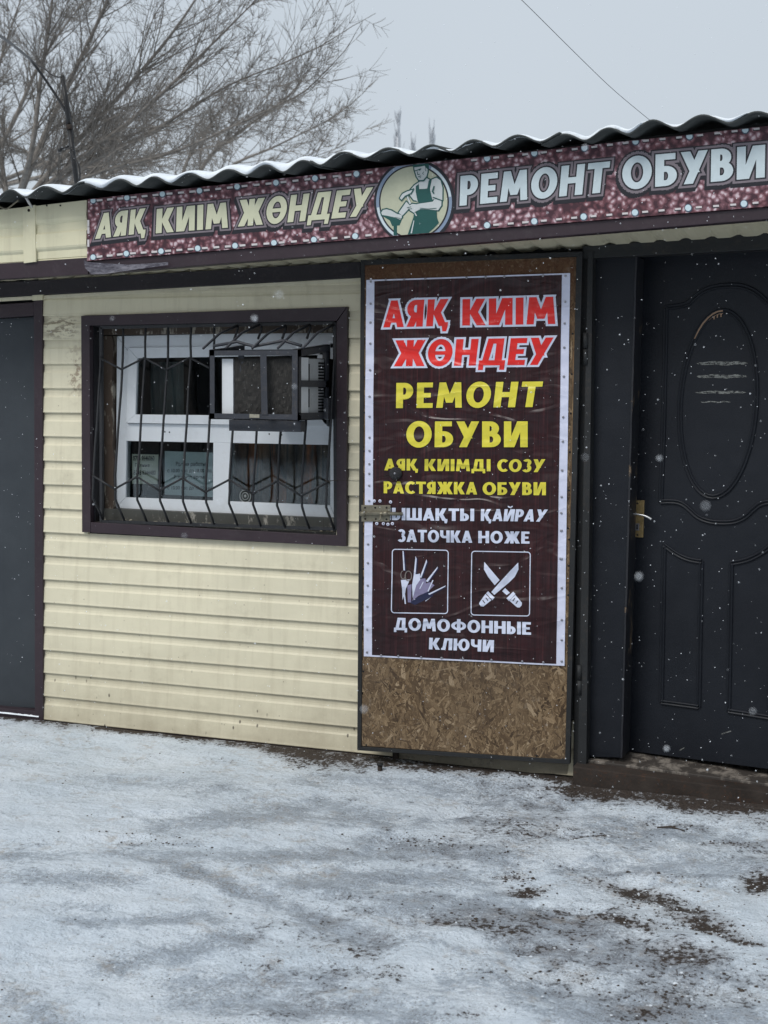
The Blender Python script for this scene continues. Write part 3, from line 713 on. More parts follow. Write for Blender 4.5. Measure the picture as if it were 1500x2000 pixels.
# --- left side door
q = YP(-.020)
sdp = empty('side_door', W(35, 1400, 0), None); sdp.parent = shop; sdp.location = WORLD[sdp]-WORLD[shop]
g = G(); q1 = YP(.03); g.slab([q1(-300, 1363), q1(70, 1383), q1(70, 619), q1(-300, 640)], .03); g.build('door_leaf', m_sdoor, sdp, .001)
g = G(); g.slab([q(68, 1407), q(84, 1411), q(82.5, 578), q(66, 579)], .05); g.build('frame', m_trim, sdp, .002)
g = G(); g.slab([q(-300, 640), q(66, 616), q(66, 590), q(-300, 613)], .05); g.build('frame', m_trim, sdp, .002)
g = G(); g.slab([q(-300, 1380), q(69, 1407), q(69, 1389), q(-300, 1356)], .06); g.build('frame', m_trim, sdp, .002)
q = YP(-.03); g = G(); g.slab([q(63, 587), q(83, 585.5), q(83, 573), q(63, 574)], .02); g.build('corner_block', m_fascia, shop, .001)
g = G(); g.slab([W(84, 1418, -.008), W(700, 1474, -.008), W(700, 1466, -.008), W(84, 1407, -.008)], .02); g.build('base_rail', m_trim, shop)

# ================================================================== WINDOW
Z3 = zoom(.38667, 140, 560)
win = empty('window', (-3.18, 0, .86)); win.parent = shop; win.location = WORLD[win]-WORLD[shop]
T = YP(-.030)
def z3(pl, *pts): return [pl(*Z3(*p)) for p in pts]
def trim(pts):
    g = G(); g.slab(z3(T, *pts), .031); g.build('frame_trim', m_trim, win, .0015)
trim([(52,1240), (95,1240), (90,190), (47,147)]); trim([(1338,1262), (1387,1313), (1392,100), (1337,182)])
trim([(49,147), (90,196), (1337,172), (1390,101)]); trim([(97,1242), (1385,1312), (1338,1256), (96,1190)])
# reveals going back into the wall
IL = T(*Z3(93, 196)).x; IR = T(*Z3(1336, 180)).x; IZ1 = T(*Z3(93, 200)).z; IZ0 = T(*Z3(95, 1190)).z
m_rev = paint('dark_reveal', (.016,.016,.020), .5, .2, (.09,.08,.07), .3)
g = G(); g.box((IL-.01, -.0, IZ0), (IL, .16, IZ1)); g.box((IR, -.0, IZ0), (IR+.01, .16, IZ1)); g.box((IL-.01, 0, IZ1), (IR+.01, .16, IZ1+.012)); g.build('reveal', m_rev, win)
g = G(); g.box((IL-.01, -.0, IZ0-.012), (IR+.01, .115, IZ0)); g.build('ledge', m_sillfoam, win)
PV = YP(.10); P2 = YP(.088); P3 = YP(.105)
a = PV(*Z3(172, 250)); b = PV(*Z3(222, 1120))
g = G(); n = 24; vs = []
for i in range(n+1):
    z = b.z+(a.z-b.z)*i/n; o = random.uniform(-.003, .003); vs += [(a.x-.02, .075, z), (b.x+.002+o, .078+o, z), (b.x+.002+o, .12, z), (a.x-.02, .12, z)]
g.add(vs, [(i*4+j, i*4+(j+1) % 4, i*4+4+(j+1) % 4, i*4+4+j) for i in range(n) for j in range(4)]); recalc(g.build('wooden_jamb', m_woodjamb, win))
g = G(); g.box((a.x-.03, .06, b.z-.05), (IR, .12, b.z+.001)); recalc(g.build('ledge_board', m_sillfoam, win))
g = G(); g.box((a.x-.03, .07, PV(*Z3(300, 243)).z), (IR, .12, IZ1)); g.build('head_board', m_woodjamb, win)
# crumbling foam on the ledge
g = G()
for i in range(70):
    x = random.uniform(a.x+.02, IR-.02); lump(g, (x, random.uniform(.035, .058), IZ0+random.uniform(.0, .012)), random.uniform(.003, .010), 0, .5)
g.build('foam_crumbs', paint('old_foam', (.40,.36,.28), .9), win, kind='stuff')
def pvc(name, pl, pts, th=.03, par=None, mat=None, bev=.002):
    g = G(); g.slab(z3(pl, *pts), th); return g.build(name, mat or m_pvc, par or win, bev)
# outer frame members
pvc('pvc_frame', PV, [(222,1117), (272,1064), (284,326), (228,250)], .04)                  # left
pvc('pvc_frame', PV, [(229,249), (1332,225), (1332,310), (284,322)], .04)
pvc('pvc_frame', PV, [(223,1118), (1332,1171), (1305,1104), (272,1064)], .04)
pvc('pvc_frame', PV, [(1306,1104), (1334,1170), (1334,284), (1305,284)], .04)
pvc('transom', PV, [(273,779), (1306,799), (1306,706), (273,690)], .04)
pvc('mullion', PV, [(713,1084), (796,1088), (802,790), (715,787)], .04)
# opening sash (upper)
sash = empty('sash', PV(*Z3(700, 690))); sash.parent = win; sash.location = WORLD[sash]-WORLD[win]
SP = YP(.085)
pvc('sash_rail', SP, [(275,688), (1290,706), (1290,655), (322,645)], .02, win); pvc('sash_rail', SP, [(284,309), (330,361), (1290,345), (1290,290)], .02, win)
pvc('sash_rail', SP, [(275,688), (322,645), (330,361), (283,309)], .02, win); pvc('sash_rail', SP, [(1240,650), (1290,706), (1290,290), (1240,350)], .02, win)
bpy.data.objects.remove(sash)
def pane(pts, y):
    g = G(); g.slab(z3(YP(y), *pts), .004); return g.build('pane', m_glass, win)
pane([(318,648), (1245,664), (1245,345), (325,356)], .096); pane([(270,1070), (716,1086), (718,782), (272,776)], .112); pane([(796,1092), (1310,1108), (1310,792), (796,786)], .112)
g = G()
for x_, y_ in [(471,733), (494,735), (998,744), (1061,748)]: g.lathe(PV(*Z3(x_, y_)), (0, -1, 0), [(.0035, 0), (.0035, .001)], 8)
g.build('drill_holes', m_black, win, kind='stuff')
# round glass-mounted vent in the lower right pane
v_ = empty('round_vent', YP(.108)(*Z3(878, 1058))); v_.parent = win; v_.location = WORLD[v_]-WORLD[win]
bpy.data.objects.remove(v_)
c = YP(.109)(*Z3(878, 1058)); g = G()
for k_, (r1, r2) in enumerate([(.029, .025), (.018, .014), (.007, .0)]):
    g.lathe(c, (0, -1, 0), [(r2, 0), (r2, .004), (r1, .003), (r1, 0)], 28)
g.build('round_vent', paint('pale_vent', (.25,.27,.27), .4), win)
# things behind the glass
m_cur1 = paint('grey_green_curtain', (.22,.25,.25), .8, .2); 
def mat_reflection():  # brown and orange bands paint in the warm street reflection of the pane
    k = N('painted_reflection', .8, 0, .2)
    a_ = k.noise(1, 3, .5, k.map((16, 1, 2.0)), 0); b_ = k.noise(7, 4, .6)
    c_ = k.ramp(a_, [(.32, (.10,.11,.125)), (.44, (.42,.31,.24)), (.54, (.15,.16,.17)), (.63, (.75,.26,.11)), (.72, (.20,.15,.13))])
    k.color(k.mix(k.ramp(b_, [(.4, 0), (.65, .6)]), c_, (.02,.022,.026))); return k.m
g = G(); a = W(*Z3(796, 1100), .32); b = W(*Z3(1340, 780), .32)
for i in range(26):
    pass
n = 90; vs = []
for i in range(n+1):
    x = a.x-.05+(b.x-a.x+.25)*i/n; y = .32+.015*math.sin(i*.9)+.01*math.sin(i*.37); vs += [(x, y, a.z-.1), (x, y, b.z+.05)]
g.add(vs, [(2*i, 2*i+2, 2*i+3, 2*i+1) for i in range(n)], smooth=True); refl = g.build('painted_reflection_sheet', mat_reflection()); tag(refl, 'brown and grey sheet painted as the street reflection in the lower right window pane', 'curtain')
g = G(); a = W(*Z3(400, 640), .30); b = W(*Z3(560, 380), .30); n = 30; vs = []
for i in range(n+1):
    x = a.x+(b.x-a.x)*i/n; y = .30+.01*math.sin(i*1.1); vs += [(x, y, a.z-.03), (x, y, b.z)]
g.add(vs, [(2*i, 2*i+2, 2*i+3, 2*i+1) for i in range(n)], smooth=True); tag(g.build('net_curtain', m_cur1), 'dull grey green curtain hanging behind the upper window pane', 'curtain')
# notices stuck inside the lower left pane
def notice(pts, mat, y, label):
    e = empty('notice_paper', YP(y)(*Z3(*pts[0])), label, 'paper'); g = G(); g.slab(z3(YP(y), *pts), .0006); g.build('sheet', mat, e); return e
n1 = notice([(305,995), (433,997), (438,848), (305,845)], m_paper, .119, 'small yellowed handwritten note inside the lower left pane')
n2 = notice([(470,1050), (712,1062), (713,838), (470,830)], m_paperb, .119, 'larger bluish printed sheet with opening hours inside the lower left pane')
def font_text(txt, plane, p0, hpx, maxw, parent, mat, bold=.0, nm='lettering'):
    cu = bpy.data.curves.new('t', 'FONT'); cu.body = txt; cu.offset = bold; ob = bpy.data.objects.new('t', cu)
    m_ = ob.to_mesh(); vs = [v.co.copy() for v in m_.vertices]; fs = [tuple(p.vertices) for p in m_.polygons]; ob.to_mesh_clear()
    bpy.data.objects.remove(ob); bpy.data.curves.remove(cu)
    wd = max(v.x for v in vs); sc = hpx/.7; sx = sc if not maxw else maxw/wd
    g = G(); g.add([plane(*Z3(p0[0]+v.x*sx, p0[1]-v.y*sc)) for v in vs], fs); return fix(g.build(nm, mat, parent), (0, -1, 0))
NP = YP(.1175)
for t_, x_, y_, h_, w_ in [('8705 9646060', 310, 878, 24, 108), ('Галина', 318, 910, 17, 75), ('8708 8344480', 312, 950, 22, 112)]:
    font_text(t_, NP, (x_, y_), h_, w_, n1, m_ink, .012)
for t_, x_, y_, h_, w_ in [('Время работы', 525, 905, 19, 150), ('с 10.00 час до 18.00 час', 483, 937, 17, 226), ('В летнее время', 515, 970, 18, 165), ('с 10.00 час до 18.00 час', 483, 1024, 17, 226)]:
    font_text(t_, NP, (x_, y_), h_, w_, n2, m_ink, .012)

# ================================================================== GRILLE AND CAGE
GP = YP(-.012)
gl = [GP(*Z3(152, 1186)), GP(*Z3(1335, 1224)), GP(*Z3(1330, 182)), GP(*Z3(150, 206))]
gr = empty('window_grille', gl[0], 'black welded bar grille bulging out in front of the barred window', 'window grille')
for p, q_ in ((gl[0], gl[1]), (gl[1], gl[2]), (gl[2], gl[3]), (gl[3], gl[0])):
    g = G(); g.bar(p, q_, .014); g.build('frame_bar', m_grille, gr)
xl, xr = gl[3].x, gl[2].x; zt, zbm = (gl[2].z+gl[3].z)/2, (gl[0].z+gl[1].z)/2; HT = zt-zbm
def zz(py): # height on the grille for a row of the photo measured at its left bar
    return GP(*Z3(150, py)).z
def belly(z):
    t = (zt-z)/HT
    for (t0, d0), (t1, d1) in zip([(0, 0), (.16, .005), (.48, .042), (.76, .075), (.88, .078), (1, .0)], [(.16, .005), (.48, .042), (.76, .075), (.88, .078), (1, .0), (1.1, 0)]):
        if t <= t1: return d0+(d1-d0)*(t-t0)/(t1-t0)
    return 0
NB = 10
def gp(i, z): return Vector((xl+(xr-xl)*i/NB, -.012-belly(z), z))
for i in range(0, NB+1):
    zs_ = [zt, zt-.16*HT, zt-.48*HT, zt-.76*HT, zt-.88*HT, zbm]
    g = G(); pts = []
    for k_ in range(len(zs_)-1):
        for s_ in (0, .5): pts.append(gp(i, zs_[k_]+(zs_[k_+1]-zs_[k_])*s_))
    pts.append(gp(i, zbm))
    if 6 <= i <= 9: # cut short under the cage, and a stub above it
        zc = 1.42
        pts = [gp(i, zc)]+[p for p in pts if p.z < zc]
        g2 = G(); g2.tube([gp(i, zt), gp(i, zt-.02), gp(i, 1.74)+Vector((-.0, -.03, 0))], .0054, 7); g2.build('bar', m_grille, gr)
    g.tube([p+Vector((random.uniform(-.002, .002), 0, 0)) for p in pts], .0054, 7); g.build('bar', m_grille, gr)
zu = [zz(360), zz(418)]; zl = [zz(948), zz(1012)]
for i in range(NB):
    if i < 5:
        g = G(); g.tube([gp(i, zu[i % 2])+Vector((0, -.006, 0)), gp(i+1, zu[(i+1) % 2])+Vector((0, -.006, 0))], .0048, 6); g.build('zigzag_bar', m_grille, gr)
    g = G(); g.tube([gp(i, zl[i % 2])+Vector((0, -.006, 0)), gp(i+1, zl[(i+1) % 2])+Vector((0, -.006, 0))], .0048, 6); g.build('zigzag_bar', m_grille, gr)
# cage of angle steel
CF = -.33; cx0, cx1 = -2.995, -2.588; cz0, cz1 = 1.40, 1.685; aw = .024
cage = empty('air_conditioner_cage', (cx0, CF, cz0), 'welded dark angle steel cage sticking out around the old air conditioner', 'cage')
def angle(p, q_, n1, n2, wd=aw, t=.003, name='angle_bar', mat=None):
    p = Vector(p); q_ = Vector(q_); g = G(); n1 = Vector(n1); n2 = Vector(n2)
    for (u, v) in ((n1, n2), (n2, n1)):
        g.hexa([p, p+u*wd, p+u*wd+v*t, p+v*t, q_, q_+u*wd, q_+u*wd+v*t, q_+v*t])
    return recalc(g.build(name, mat or m_cage, cage))
X1, Y1, Zz = Vector((1,0,0)), Vector((0,1,0)), Vector((0,0,1))
angle((cx0, CF, cz1), (cx1, CF, cz1), -Zz, Y1); angle((cx0, CF, cz0), (cx1, CF, cz0), Zz, Y1)
angle((cx0, CF, cz0+.002), (cx0, CF, cz1-.002), X1, Y1); angle((cx1, CF-.001, cz0+.002), (cx1, CF-.001, cz1-.002), -X1, Y1, .028)
angle((cx1, CF, cz1), (cx1, -.02, cz1+.03), -Zz, -X1, .030); angle((cx1, CF, cz0), (cx1, -.02, cz0+.0), Zz, -X1, .030)
angle((cx0, CF, cz1), (cx0, -.02, cz1+.03), -Zz, X1); angle((cx0, CF, cz0), (cx0, -.02, cz0), Zz, X1)
angle((cx1, -.03, cz0+.01), (cx1, -.03, cz1), -Y1, -X1, .03)
g = G(); g.box((cx1-.004, CF+.03, 1.535), (cx1, -.03, 1.562)); g.build('cross_bar', m_cage, cage)
for (xa, wd) in ((W(*Z3(835, 500), CF).x, .026), (W(*Z3(965, 500), CF).x, .028)):
    g = G(); yy = CF-.0035 if xa > -2.8 else CF+.03; g.hexa([(xa-.004, yy, cz0+.022), (xa-.004+wd, yy, cz0+.022), (xa-.004+wd, yy+.003, cz0+.022), (xa-.004, yy+.003, cz0+.022), (xa-.010, yy, cz1-.022), (xa-.010+wd, yy, cz1-.022), (xa-.010+wd, yy+.003, cz1-.022), (xa-.010, yy+.003, cz1-.022)]); g.build('upright_bar', m_cage, cage)
g = G(); a = W(*Z3(797, 718), -.28); g.box((a.x, -.285, 1.352), (cx1-.01, -.24, 1.398)); g.build('support_beam', m_cage, cage, .002)
g = G(); g.box((cx1-.004, -.08, 1.40), (cx1+.018, -.02, 1.49)); g.build('bracket', m_cage, cage, .003)
g = G(); g.slab(z3(YP(CF-.004), (898,662), (948,662), (948,645), (898,643)), .001); g.build('label_plate', paint('worn_tag', (.30,.28,.22), .7, .4, (.05,.05,.05), .7), cage)
tops = [(840,195,710,322), (950,190,800,316), (1080,195,925,300), (1205,190,1055,290), (1326,190,1180,285)]
for (x0_, y0_, x1_, y1_) in tops:
    p = GP(*Z3(x0_, y0_)); x = p.x; e_ = Vector((x, CF+.01, cz1+.012)); pe = W(*Z3(x1_, y1_), CF+.02)
    g = G(); g.tube([p, p.lerp(Vector((x, CF+.01, cz1+.02)), .5)+Vector((0, -.01, .006)), Vector((x, CF+.01, cz1+.006))], .0055, 7); g.build('roof_rod', m_cage, cage)
pts = [W(*Z3(715, 300), CF+.03), W(*Z3(835, 278), CF+.06), W(*Z3(920, 302), CF+.06), W(*Z3(1070, 272), CF+.08), W(*Z3(1160, 298), CF+.06)]
g = G(); g.tube([Vector((p.x, p.y, max(p.z, cz1+.012))) for p in pts], .0065, 7); g.build('roof_rod', m_cage, cage)
# air conditioner body inside
ac = empty('air_conditioner', (cx0+.08, -.29, cz0+.02), 'old window air conditioner with rusted coil and slotted white side', 'air conditioner')
ax0 = W(*Z3(760, 500), CF+.03).x; ax1 = cx1-.020; ay0 = -.295; az0, az1 = cz0+.012, cz1-.030
g = G(); xm = W(*Z3(818, 500), CF+.03).x; g.box((xm, ay0, az0), (ax1, .10, az1)); g.build('casing', paint('dark_casing', (.03,.028,.026), .7, .3, (.12,.08,.05), .5), ac, .004)
g = G(); g.box((ax0, ay0-.006, az0+.004), (xm-.002, ay0+.012, az1-.006)); g.build('side_strip', m_white, ac, .001)
g = G(); nn = 46; hh = 30; vs = []
for i in range(nn+1):
    for j in range(hh+1): vs.append((xm+.006+(ax1-xm-.012)*i/nn, ay0-.004-.006*vnoise(np.array(i*.7), np.array(j*.5), 1, 5), az0+.006+(az1-az0-.012)*j/hh))
g.add(vs, [(i*(hh+1)+j, (i+1)*(hh+1)+j, (i+1)*(hh+1)+j+1, i*(hh+1)+j+1) for i in range(nn) for j in range(hh)]); g.build('condenser_coil', m_coil, ac)
g = G(); g.box((ax1, ay0+.01, az0+.006), (ax1+.004, ay0+.095, az1)); g.build('side_strip', m_white, ac)
g = G(); g.box((ax1, ay0+.102, az0+.006), (ax1+.004, -.045, az1-.004)); g.build('side_panel', paint('grey_side_panel', (.36,.37,.38), .5, .06), ac)
for j in range(17):
    z = az0+.018+j*(az1-az0-.03)/17; g = G(); g.box((ax1+.002, -.105, z), (ax1+.0055, -.05, z+.008)); g.build('vent_slot', m_black, ac)
for z in (az0+.04, az1-.10):
    g = G(); g.box((ax1+.002, ay0+.094, z), (ax1+.0052, ay0+.104, z+.075)); g.build('slot', m_black, ac)

# ================================================================== STEEL LEAF WITH BOARD
ang = math.radians(5.0)
Z4 = zoom(.31333, 690, 480); Z5 = zoom(.32, 690, 900)
hinge = W(1128, 1000, -.06); bn = Vector((math.sin(-ang), -math.cos(ang), 0))
# left edge stands off the wall
bn = Vector((-math.sin(ang), -math.cos(ang), 0)) if False else Vector((math.sin(ang)*-1, -math.cos(ang), 0))
BPl = Plane(hinge, bn)
if BPl(704, 1000).y > hinge.y: bn = Vector((math.sin(ang), -math.cos(ang), 0)); BPl = Plane(hinge, bn)
leaf = empty('steel_door_leaf', BPl(900, 1478), 'open outer steel door leaf faced with brown chipboard and carrying the banner', 'door leaf')
def onb(pts, off=0): return [BPl(*p, off) for p in pts]
g = G(); g.slab(onb([(709, 1457), (1105, 1484), (1126, 502), (712, 517)], 0), .012, bn); g.build('chipboard', m_osb, leaf)
def mat_strand():
    k = N('wood_strand', .7, 0, .2); at = k.n('ShaderNodeAttribute', attribute_name='tone'); uv = k.n('ShaderNodeUVMap').outputs[0]
    gr = k.noise(1, 4, .65, k.map((3, 26, 1), src=uv))
    c = k.ramp(at.outputs['Fac'], [(0, (.055,.034,.019)), (.3, (.125,.080,.043)), (.55, (.215,.145,.080)), (.8, (.32,.225,.13)), (1, (.44,.33,.21))])
    c = k.mix(k.ramp(gr, [(.35, .6), (.6, 0)]), c, (.045,.029,.018)); c = k.mix(k.ramp(k.noise(3, 5, .6), [(.35, 0), (.75, .45)]), c, (.095,.070,.050))
    z = k.xyz()[2]; c = k.mix(k.ramp(k.math('SUBTRACT', z, 1.5), [(.2, 0), (.46, .82)]), c, (.085,.036,.018))
    c = k.mix(k.ramp(k.noise(34, 5, .7), [(.58, 0), (.72, .35)]), c, (.30,.25,.19))
    k.color(c); k.bump(gr, .0006); return k.m
def strands():
    rr = random.Random(4); vs = []; fs = []; uvs = []; tone = []; A0, A1, B0, B1 = [BPl(*p) for p in ((706, 1458), (1106, 1485), (713, 517), (1126, 501))]
    ex = (A1-A0).normalized(); wdt = (A1-A0).length; hh = (B0-A0).length; ez = bn.cross(ex); ez = ez if ez.z > 0 else -ez
    def one(x, z):
        ln = rr.choice([.025, .04, .055, .075, .10])*rr.uniform(.7, 1.2); wd_ = rr.choice([.003, .004, .006, .010, .014])*rr.uniform(.7, 1.2); a = math.pi/2+rr.gauss(0, .75)
        t = max(0, min(1, rr.gauss(.46, .24))); off = rr.uniform(.0002, .0016); tilt = rr.uniform(-.0006, .0006); k = rr.uniform(-.25, .25); b = len(vs)
        pr = [(-.5, -.5), (-.2, -.5-k), (.2, -.5+k), (.5, -.5+rr.uniform(0, .5)), (.5+rr.uniform(-.12, 0), .5-rr.uniform(0, .4)), (.15, .5), (-.25, .5+k*.6), (-.5+rr.uniform(0, .15), .5)]
        for (u, v) in pr:
            X_ = x+ln*u*math.cos(a)-wd_*v*math.sin(a); Z_ = z+ln*u*math.sin(a)+wd_*v*math.cos(a)
            X_ = min(max(X_, .002), wdt-.002); Z_ = min(max(Z_, .004), hh-.004)
            vs.append(A0+ex*X_+Vector((0, 0, Z_))+bn*(off+tilt*u*2)); uvs.append((u*ln*20+x*7, v*wd_*20+z*9))
        fs.append(tuple(range(b, b+8))); tone.append(t)
    for i in range(5600): one(rr.uniform(0, wdt), rr.uniform(0, .44)**1.0)
    for i in range(900): one(rr.uniform(0, wdt), rr.uniform(hh-.14, hh))
    for i in range(1000): one(rr.choice([rr.uniform(0, .02), rr.uniform(wdt-.035, wdt)]), rr.uniform(.4, hh))
    g = G(); g.add(vs, fs); ob = fix(g.build('wood_strands', mat_strand(), leaf, kind='stuff'), bn); me = ob.data
    uvl = me.uv_layers.new(name='UVMap'); at = me.attributes.new('tone', 'FLOAT', 'FACE'); at.data.foreach_set('value', tone)
    for p in me.polygons:
        for li in p.loop_indices: uvl.data[li].uv = uvs[me.loops[li].vertex_index]
strands()
def fr(pts, off=.004, th=.03, nm='frame_angle'):
    g = G(); g.slab(onb(pts, off), th, bn); g.build(nm, m_greybeam, leaf, .0015)
fr([(698,1464), (706,1462), (713,518), (705,508)]); fr([(1104,1484), (1113,1492), (1138,491), (1126,500)])
fr([(705,508), (713,518), (1126,501), (1137,491)], .0045); fr([(698,1465), (1113,1492), (1106,1483), (706,1458)], .0045)
# screws holding the board
scr = G(); scr.lathe((0, 0, 0), bn, [(.0042, 0), (.0042, .0012), (.002, .0022)], 8); sm = scr.build('screw', m_black, leaf, origin=(0, 0, 0)); sm_me = sm.data
bpy.data.objects.remove(sm)
for (x_, y_) in [(74,580), (72,820), (70,1040), (66,1280), (62,1530), (1368,548), (1362,800), (1356,1045), (1350,1285), (1345,1525), (1338,1760)]:
    link('screw', sm_me, None, leaf, BPl(*Z4(x_, y_), .001))
for (x_, y_) in [(62,660), (1318,480), (1315,640), (1312,820), (1310,1130), (1308,1345), (80,1735), (1120,1800), (250,1760), (700,1790), (1280,1820), (62,1285)]:
    link('screw', sm_me, None, leaf, BPl(*Z5(x_, y_), .001))
for (x_, y0_, y1_) in ((1143, 650, 712), (1131, 1300, 1358)):
    g = G(); p = BPl(x_, y0_, -.01); q_ = BPl(x_, y1_, -.01); g.tube([p, p.lerp(q_, .48)], .011, 12); g.tube([p.lerp(q_, .52), q_], .0095, 12); g.build('hinge', m_greybeam, leaf)
# banner
bnr = empty('vinyl_banner', BPl(905, 1290), 'tall maroon vinyl banner with red, yellow and white lettering screwed to the chipboard', 'banner')
def sheet(corn, off, name, mat, nu=60, nv=110, amp=.0022):
    """corn: BL,BR,TL,TR in photo px; one rippled sheet"""
    g = G(); a, b, c_, d = [BPl(*p) for p in corn]; vs = []
    for i in range(nu+1):
        for j in range(nv+1):
            u = i/nu; v = j/nv; p = (a*(1-u)+b*u)*(1-v)+(c_*(1-u)+d*u)*v; vs.append(p+bn*(off+rip(p)))
    g.add(vs, [(i*(nv+1)+j, (i+1)*(nv+1)+j, (i+1)*(nv+1)+j+1, i*(nv+1)+j+1) for i in range(nu) for j in range(nv)], smooth=True)
    return fix(g.build(name, mat, bnr), bn)
def rip(p): return .0016*math.sin(p.x*13+p.z*9)+.0012*math.sin(p.z*21-p.x*6)+.0056
sheet([(711,1281.5), (1103,1300), (716,547), (1114,533.5)], .0, 'white_backing', m_bwhite)
sheet([(727,1279), (1087,1296), (732,549.5), (1098,537)], .0012, 'wood_print', m_bwood)
def letters(txt, quad, z, mat, halo=None, hd=.05, off=.0026, gap=.075, parent=None, plane=None, wob=True):
    parent = parent or bnr; plane = plane or BPl
    glyphs, wd = text_polys(txt, gap)
    quad = [z(*q) for q in quad]
    def mk(d, o, m):
        g = G()
        ps = [grow(p, d) if d else p for gl_ in glyphs for p in gl_] if d else None
        if d: lay(g, plane, quad, [p for p in ps if p], o, wd)
        else:
            for gl_ in glyphs: lay(g, plane, quad, gl_, o, wd)
        if wob:
            for v in g.v: v += plane.n*rip(v)
        ob = g.build('lettering' if not d else 'lettering_outline', m, parent); return fix(ob, plane.n)
    if halo: mk(hd, off-.0007, halo)
    return mk(0, off, mat)
T4 = [('АЯҚ', (190,510),(592,500),(194,344),(608,332), m_pred, m_pwh, .075, .10), ('КИІМ', (682,498),(1262,488),(684,334),(1264,318), m_pred, m_pwh, .075, .10),
      ('ЖӨНДЕУ', (255,752),(1225,742),(262,590),(1252,572), m_pred, m_pwh, .075, .09),
      ('РЕМОНТ', (270,1012),(1160,1005),(272,855),(1185,846), m_pyel, m_pblk, .035, .13), ('ОБУВИ', (333,1255),(1090,1255),(335,1095),(1090,1094), m_pyel, m_pblk, .035, .10),
      ('АЯҚ', (197,1400),(408,1400),(200,1327),(408,1328), m_pyel, m_pblk, .04, .08), ('КИІМДІ', (448,1403),(858,1405),(449,1329),(858,1330), m_pyel, m_pblk, .04, .1), ('СОЗУ', (900,1407),(1188,1411),(900,1331),(1200,1330), m_pyel, m_pblk, .04, .08),
      ('РАСТЯЖКА', (192,1542),(775,1550),(193,1468),(775,1473), m_pyel, m_pblk, .04, .07), ('ОБУВИ', (808,1552),(1204,1554),(808,1474),(1204,1473), m_pyel, m_pblk, .04, .09),
      ('ПЫШАҚТЫ', (168,1708),(757,1715),(168,1632),(757,1638), m_pwh, m_pblk, .04, .07), ('ҚАЙРАУ', (798,1714),(1196,1719),(799,1640),(1217,1643), m_pwh, m_pblk, .04, .07),
      ('ЗАТОЧКА', (282,1844),(745,1850),(283,1767),(745,1776), m_pwh, m_pblk, .04, .07), ('НОЖЕ', (782,1852),(1100,1856),(782,1776),(1102,1781), m_pwh, m_pblk, .04, .09)]
for t_, a, b, c_, d, m_, h_, hd, gp_ in T4: letters(t_, (a, b, c_, d), Z4, m_, h_, hd, gap=gp_)
letters('ДОМОФОННЫЕ', ((252,1030), (1088,1060), (254,955), (1088,983)), Z5, m_pwh, m_pblk, .04, gap=.08)
letters('КЛЮЧИ', ((465,1148), (860,1166), (467,1078), (862,1093)), Z5, m_pwh, m_pblk, .04, gap=.09)
# pictogram frames and knives
Z8 = zoom(.20667, 750, 1060)
def ropoly(x0, y0, x1, y1, sk, r=28):
    o = []
    for cx, cy, a0 in ((x1-r, y0+r, -90), (x1-r, y1-r, 0), (x0+r, y1-r, 90), (x0+r, y0+r, 180)):
        for i in range(6): t = math.radians(a0+18*i); o.append((cx+r*math.cos(t), cy+r*math.sin(t)))
    o2 = []
    for i, p in enumerate(o):
        q = o[(i+1) % len(o)]; m = max(1, int(math.hypot(q[0]-p[0], q[1]-p[1])/40))
        o2 += [(p[0]+(q[0]-p[0])*j/m, p[1]+(q[1]-p[1])*j/m) for j in range(m)]
    o = o2
    return [(x-(y-y0)*.012, y+(x-x0)*sk) for x, y in o]
def stroke(pts, wd, close=True):
    o = []; n = len(pts)
    for i in range(n if close else n-1):
        a = Vector(pts[i]); b = Vector(pts[(i+1) % n]); d = (b-a)
        if d.length < 1e-6: continue
        d.normalize(); q = Vector((-d.y, d.x))*wd/2; e = d*wd*.35; o.append([tuple(a-e+q), tuple(a-e-q), tuple(b+e-q), tuple(b+e+q)])
    return o
def rstroke(pts, wd):
    n = len(pts); c = Vector((sum(p[0] for p in pts)/n, sum(p[1] for p in pts)/n)); o = []
    nr = []
    for i in range(n):
        a = Vector(pts[i-1]); b = Vector(pts[(i+1) % n]); d = (b-a).normalized(); q = Vector((d.y, -d.x)); nr.append(q if q.dot(Vector(pts[i])-c) > 0 else -q)
    for i in range(n):
        j = (i+1) % n; a = Vector(pts[i]); b = Vector(pts[j]); o.append([tuple(a+nr[i]*wd/2), tuple(b+nr[j]*wd/2), tuple(b-nr[j]*wd/2), tuple(a-nr[i]*wd/2)])
    return o
def decal(polys, z, off, mat, name, parent, plane, wob=True):
    v, f = union([[z(*p) for p in pl] for pl in polys]); g = G()
    g.add([(lambda p: p+plane.n*(off+(rip(p) if wob else 0)))(plane(q.x, q.y)) for q in v], f)
    return fix(g.build(name, mat, parent), plane.n)
for c_ in ((84, 60, 612, 658, .018), (834, 78, 1386, 680, .018)): decal(rstroke(ropoly(*c_), 9), Z8, .0026, m_pwh, 'pictogram_frame', bnr, BPl)
KN = [[(952,178),(1000,235),(1098,350),(1052,398),(990,320),(950,250)], [(1272,185),(1275,250),(1240,320),(1190,370),(1048,490),(1020,462),(1100,370),(1200,260)],
      [(970,475),(990,455),(1050,515),(1030,540)], [(965,480),(1020,540),(945,600),(920,598),(903,575),(908,560)], [(1150,425),(1195,470),(1165,492),(1122,455)],
      [(1225,460),(1247,482),(1185,548),(1162,522)], [(1245,490),(1308,565),(1305,590),(1285,610),(1262,608),(1190,545)]]
decal(KN, Z8, .0026, m_pwh, 'crossed_knives', bnr, BPl)
tk = lambda x, y, d: stroke([(x, y), (x+10*d, y+24)], 8, False)[0]
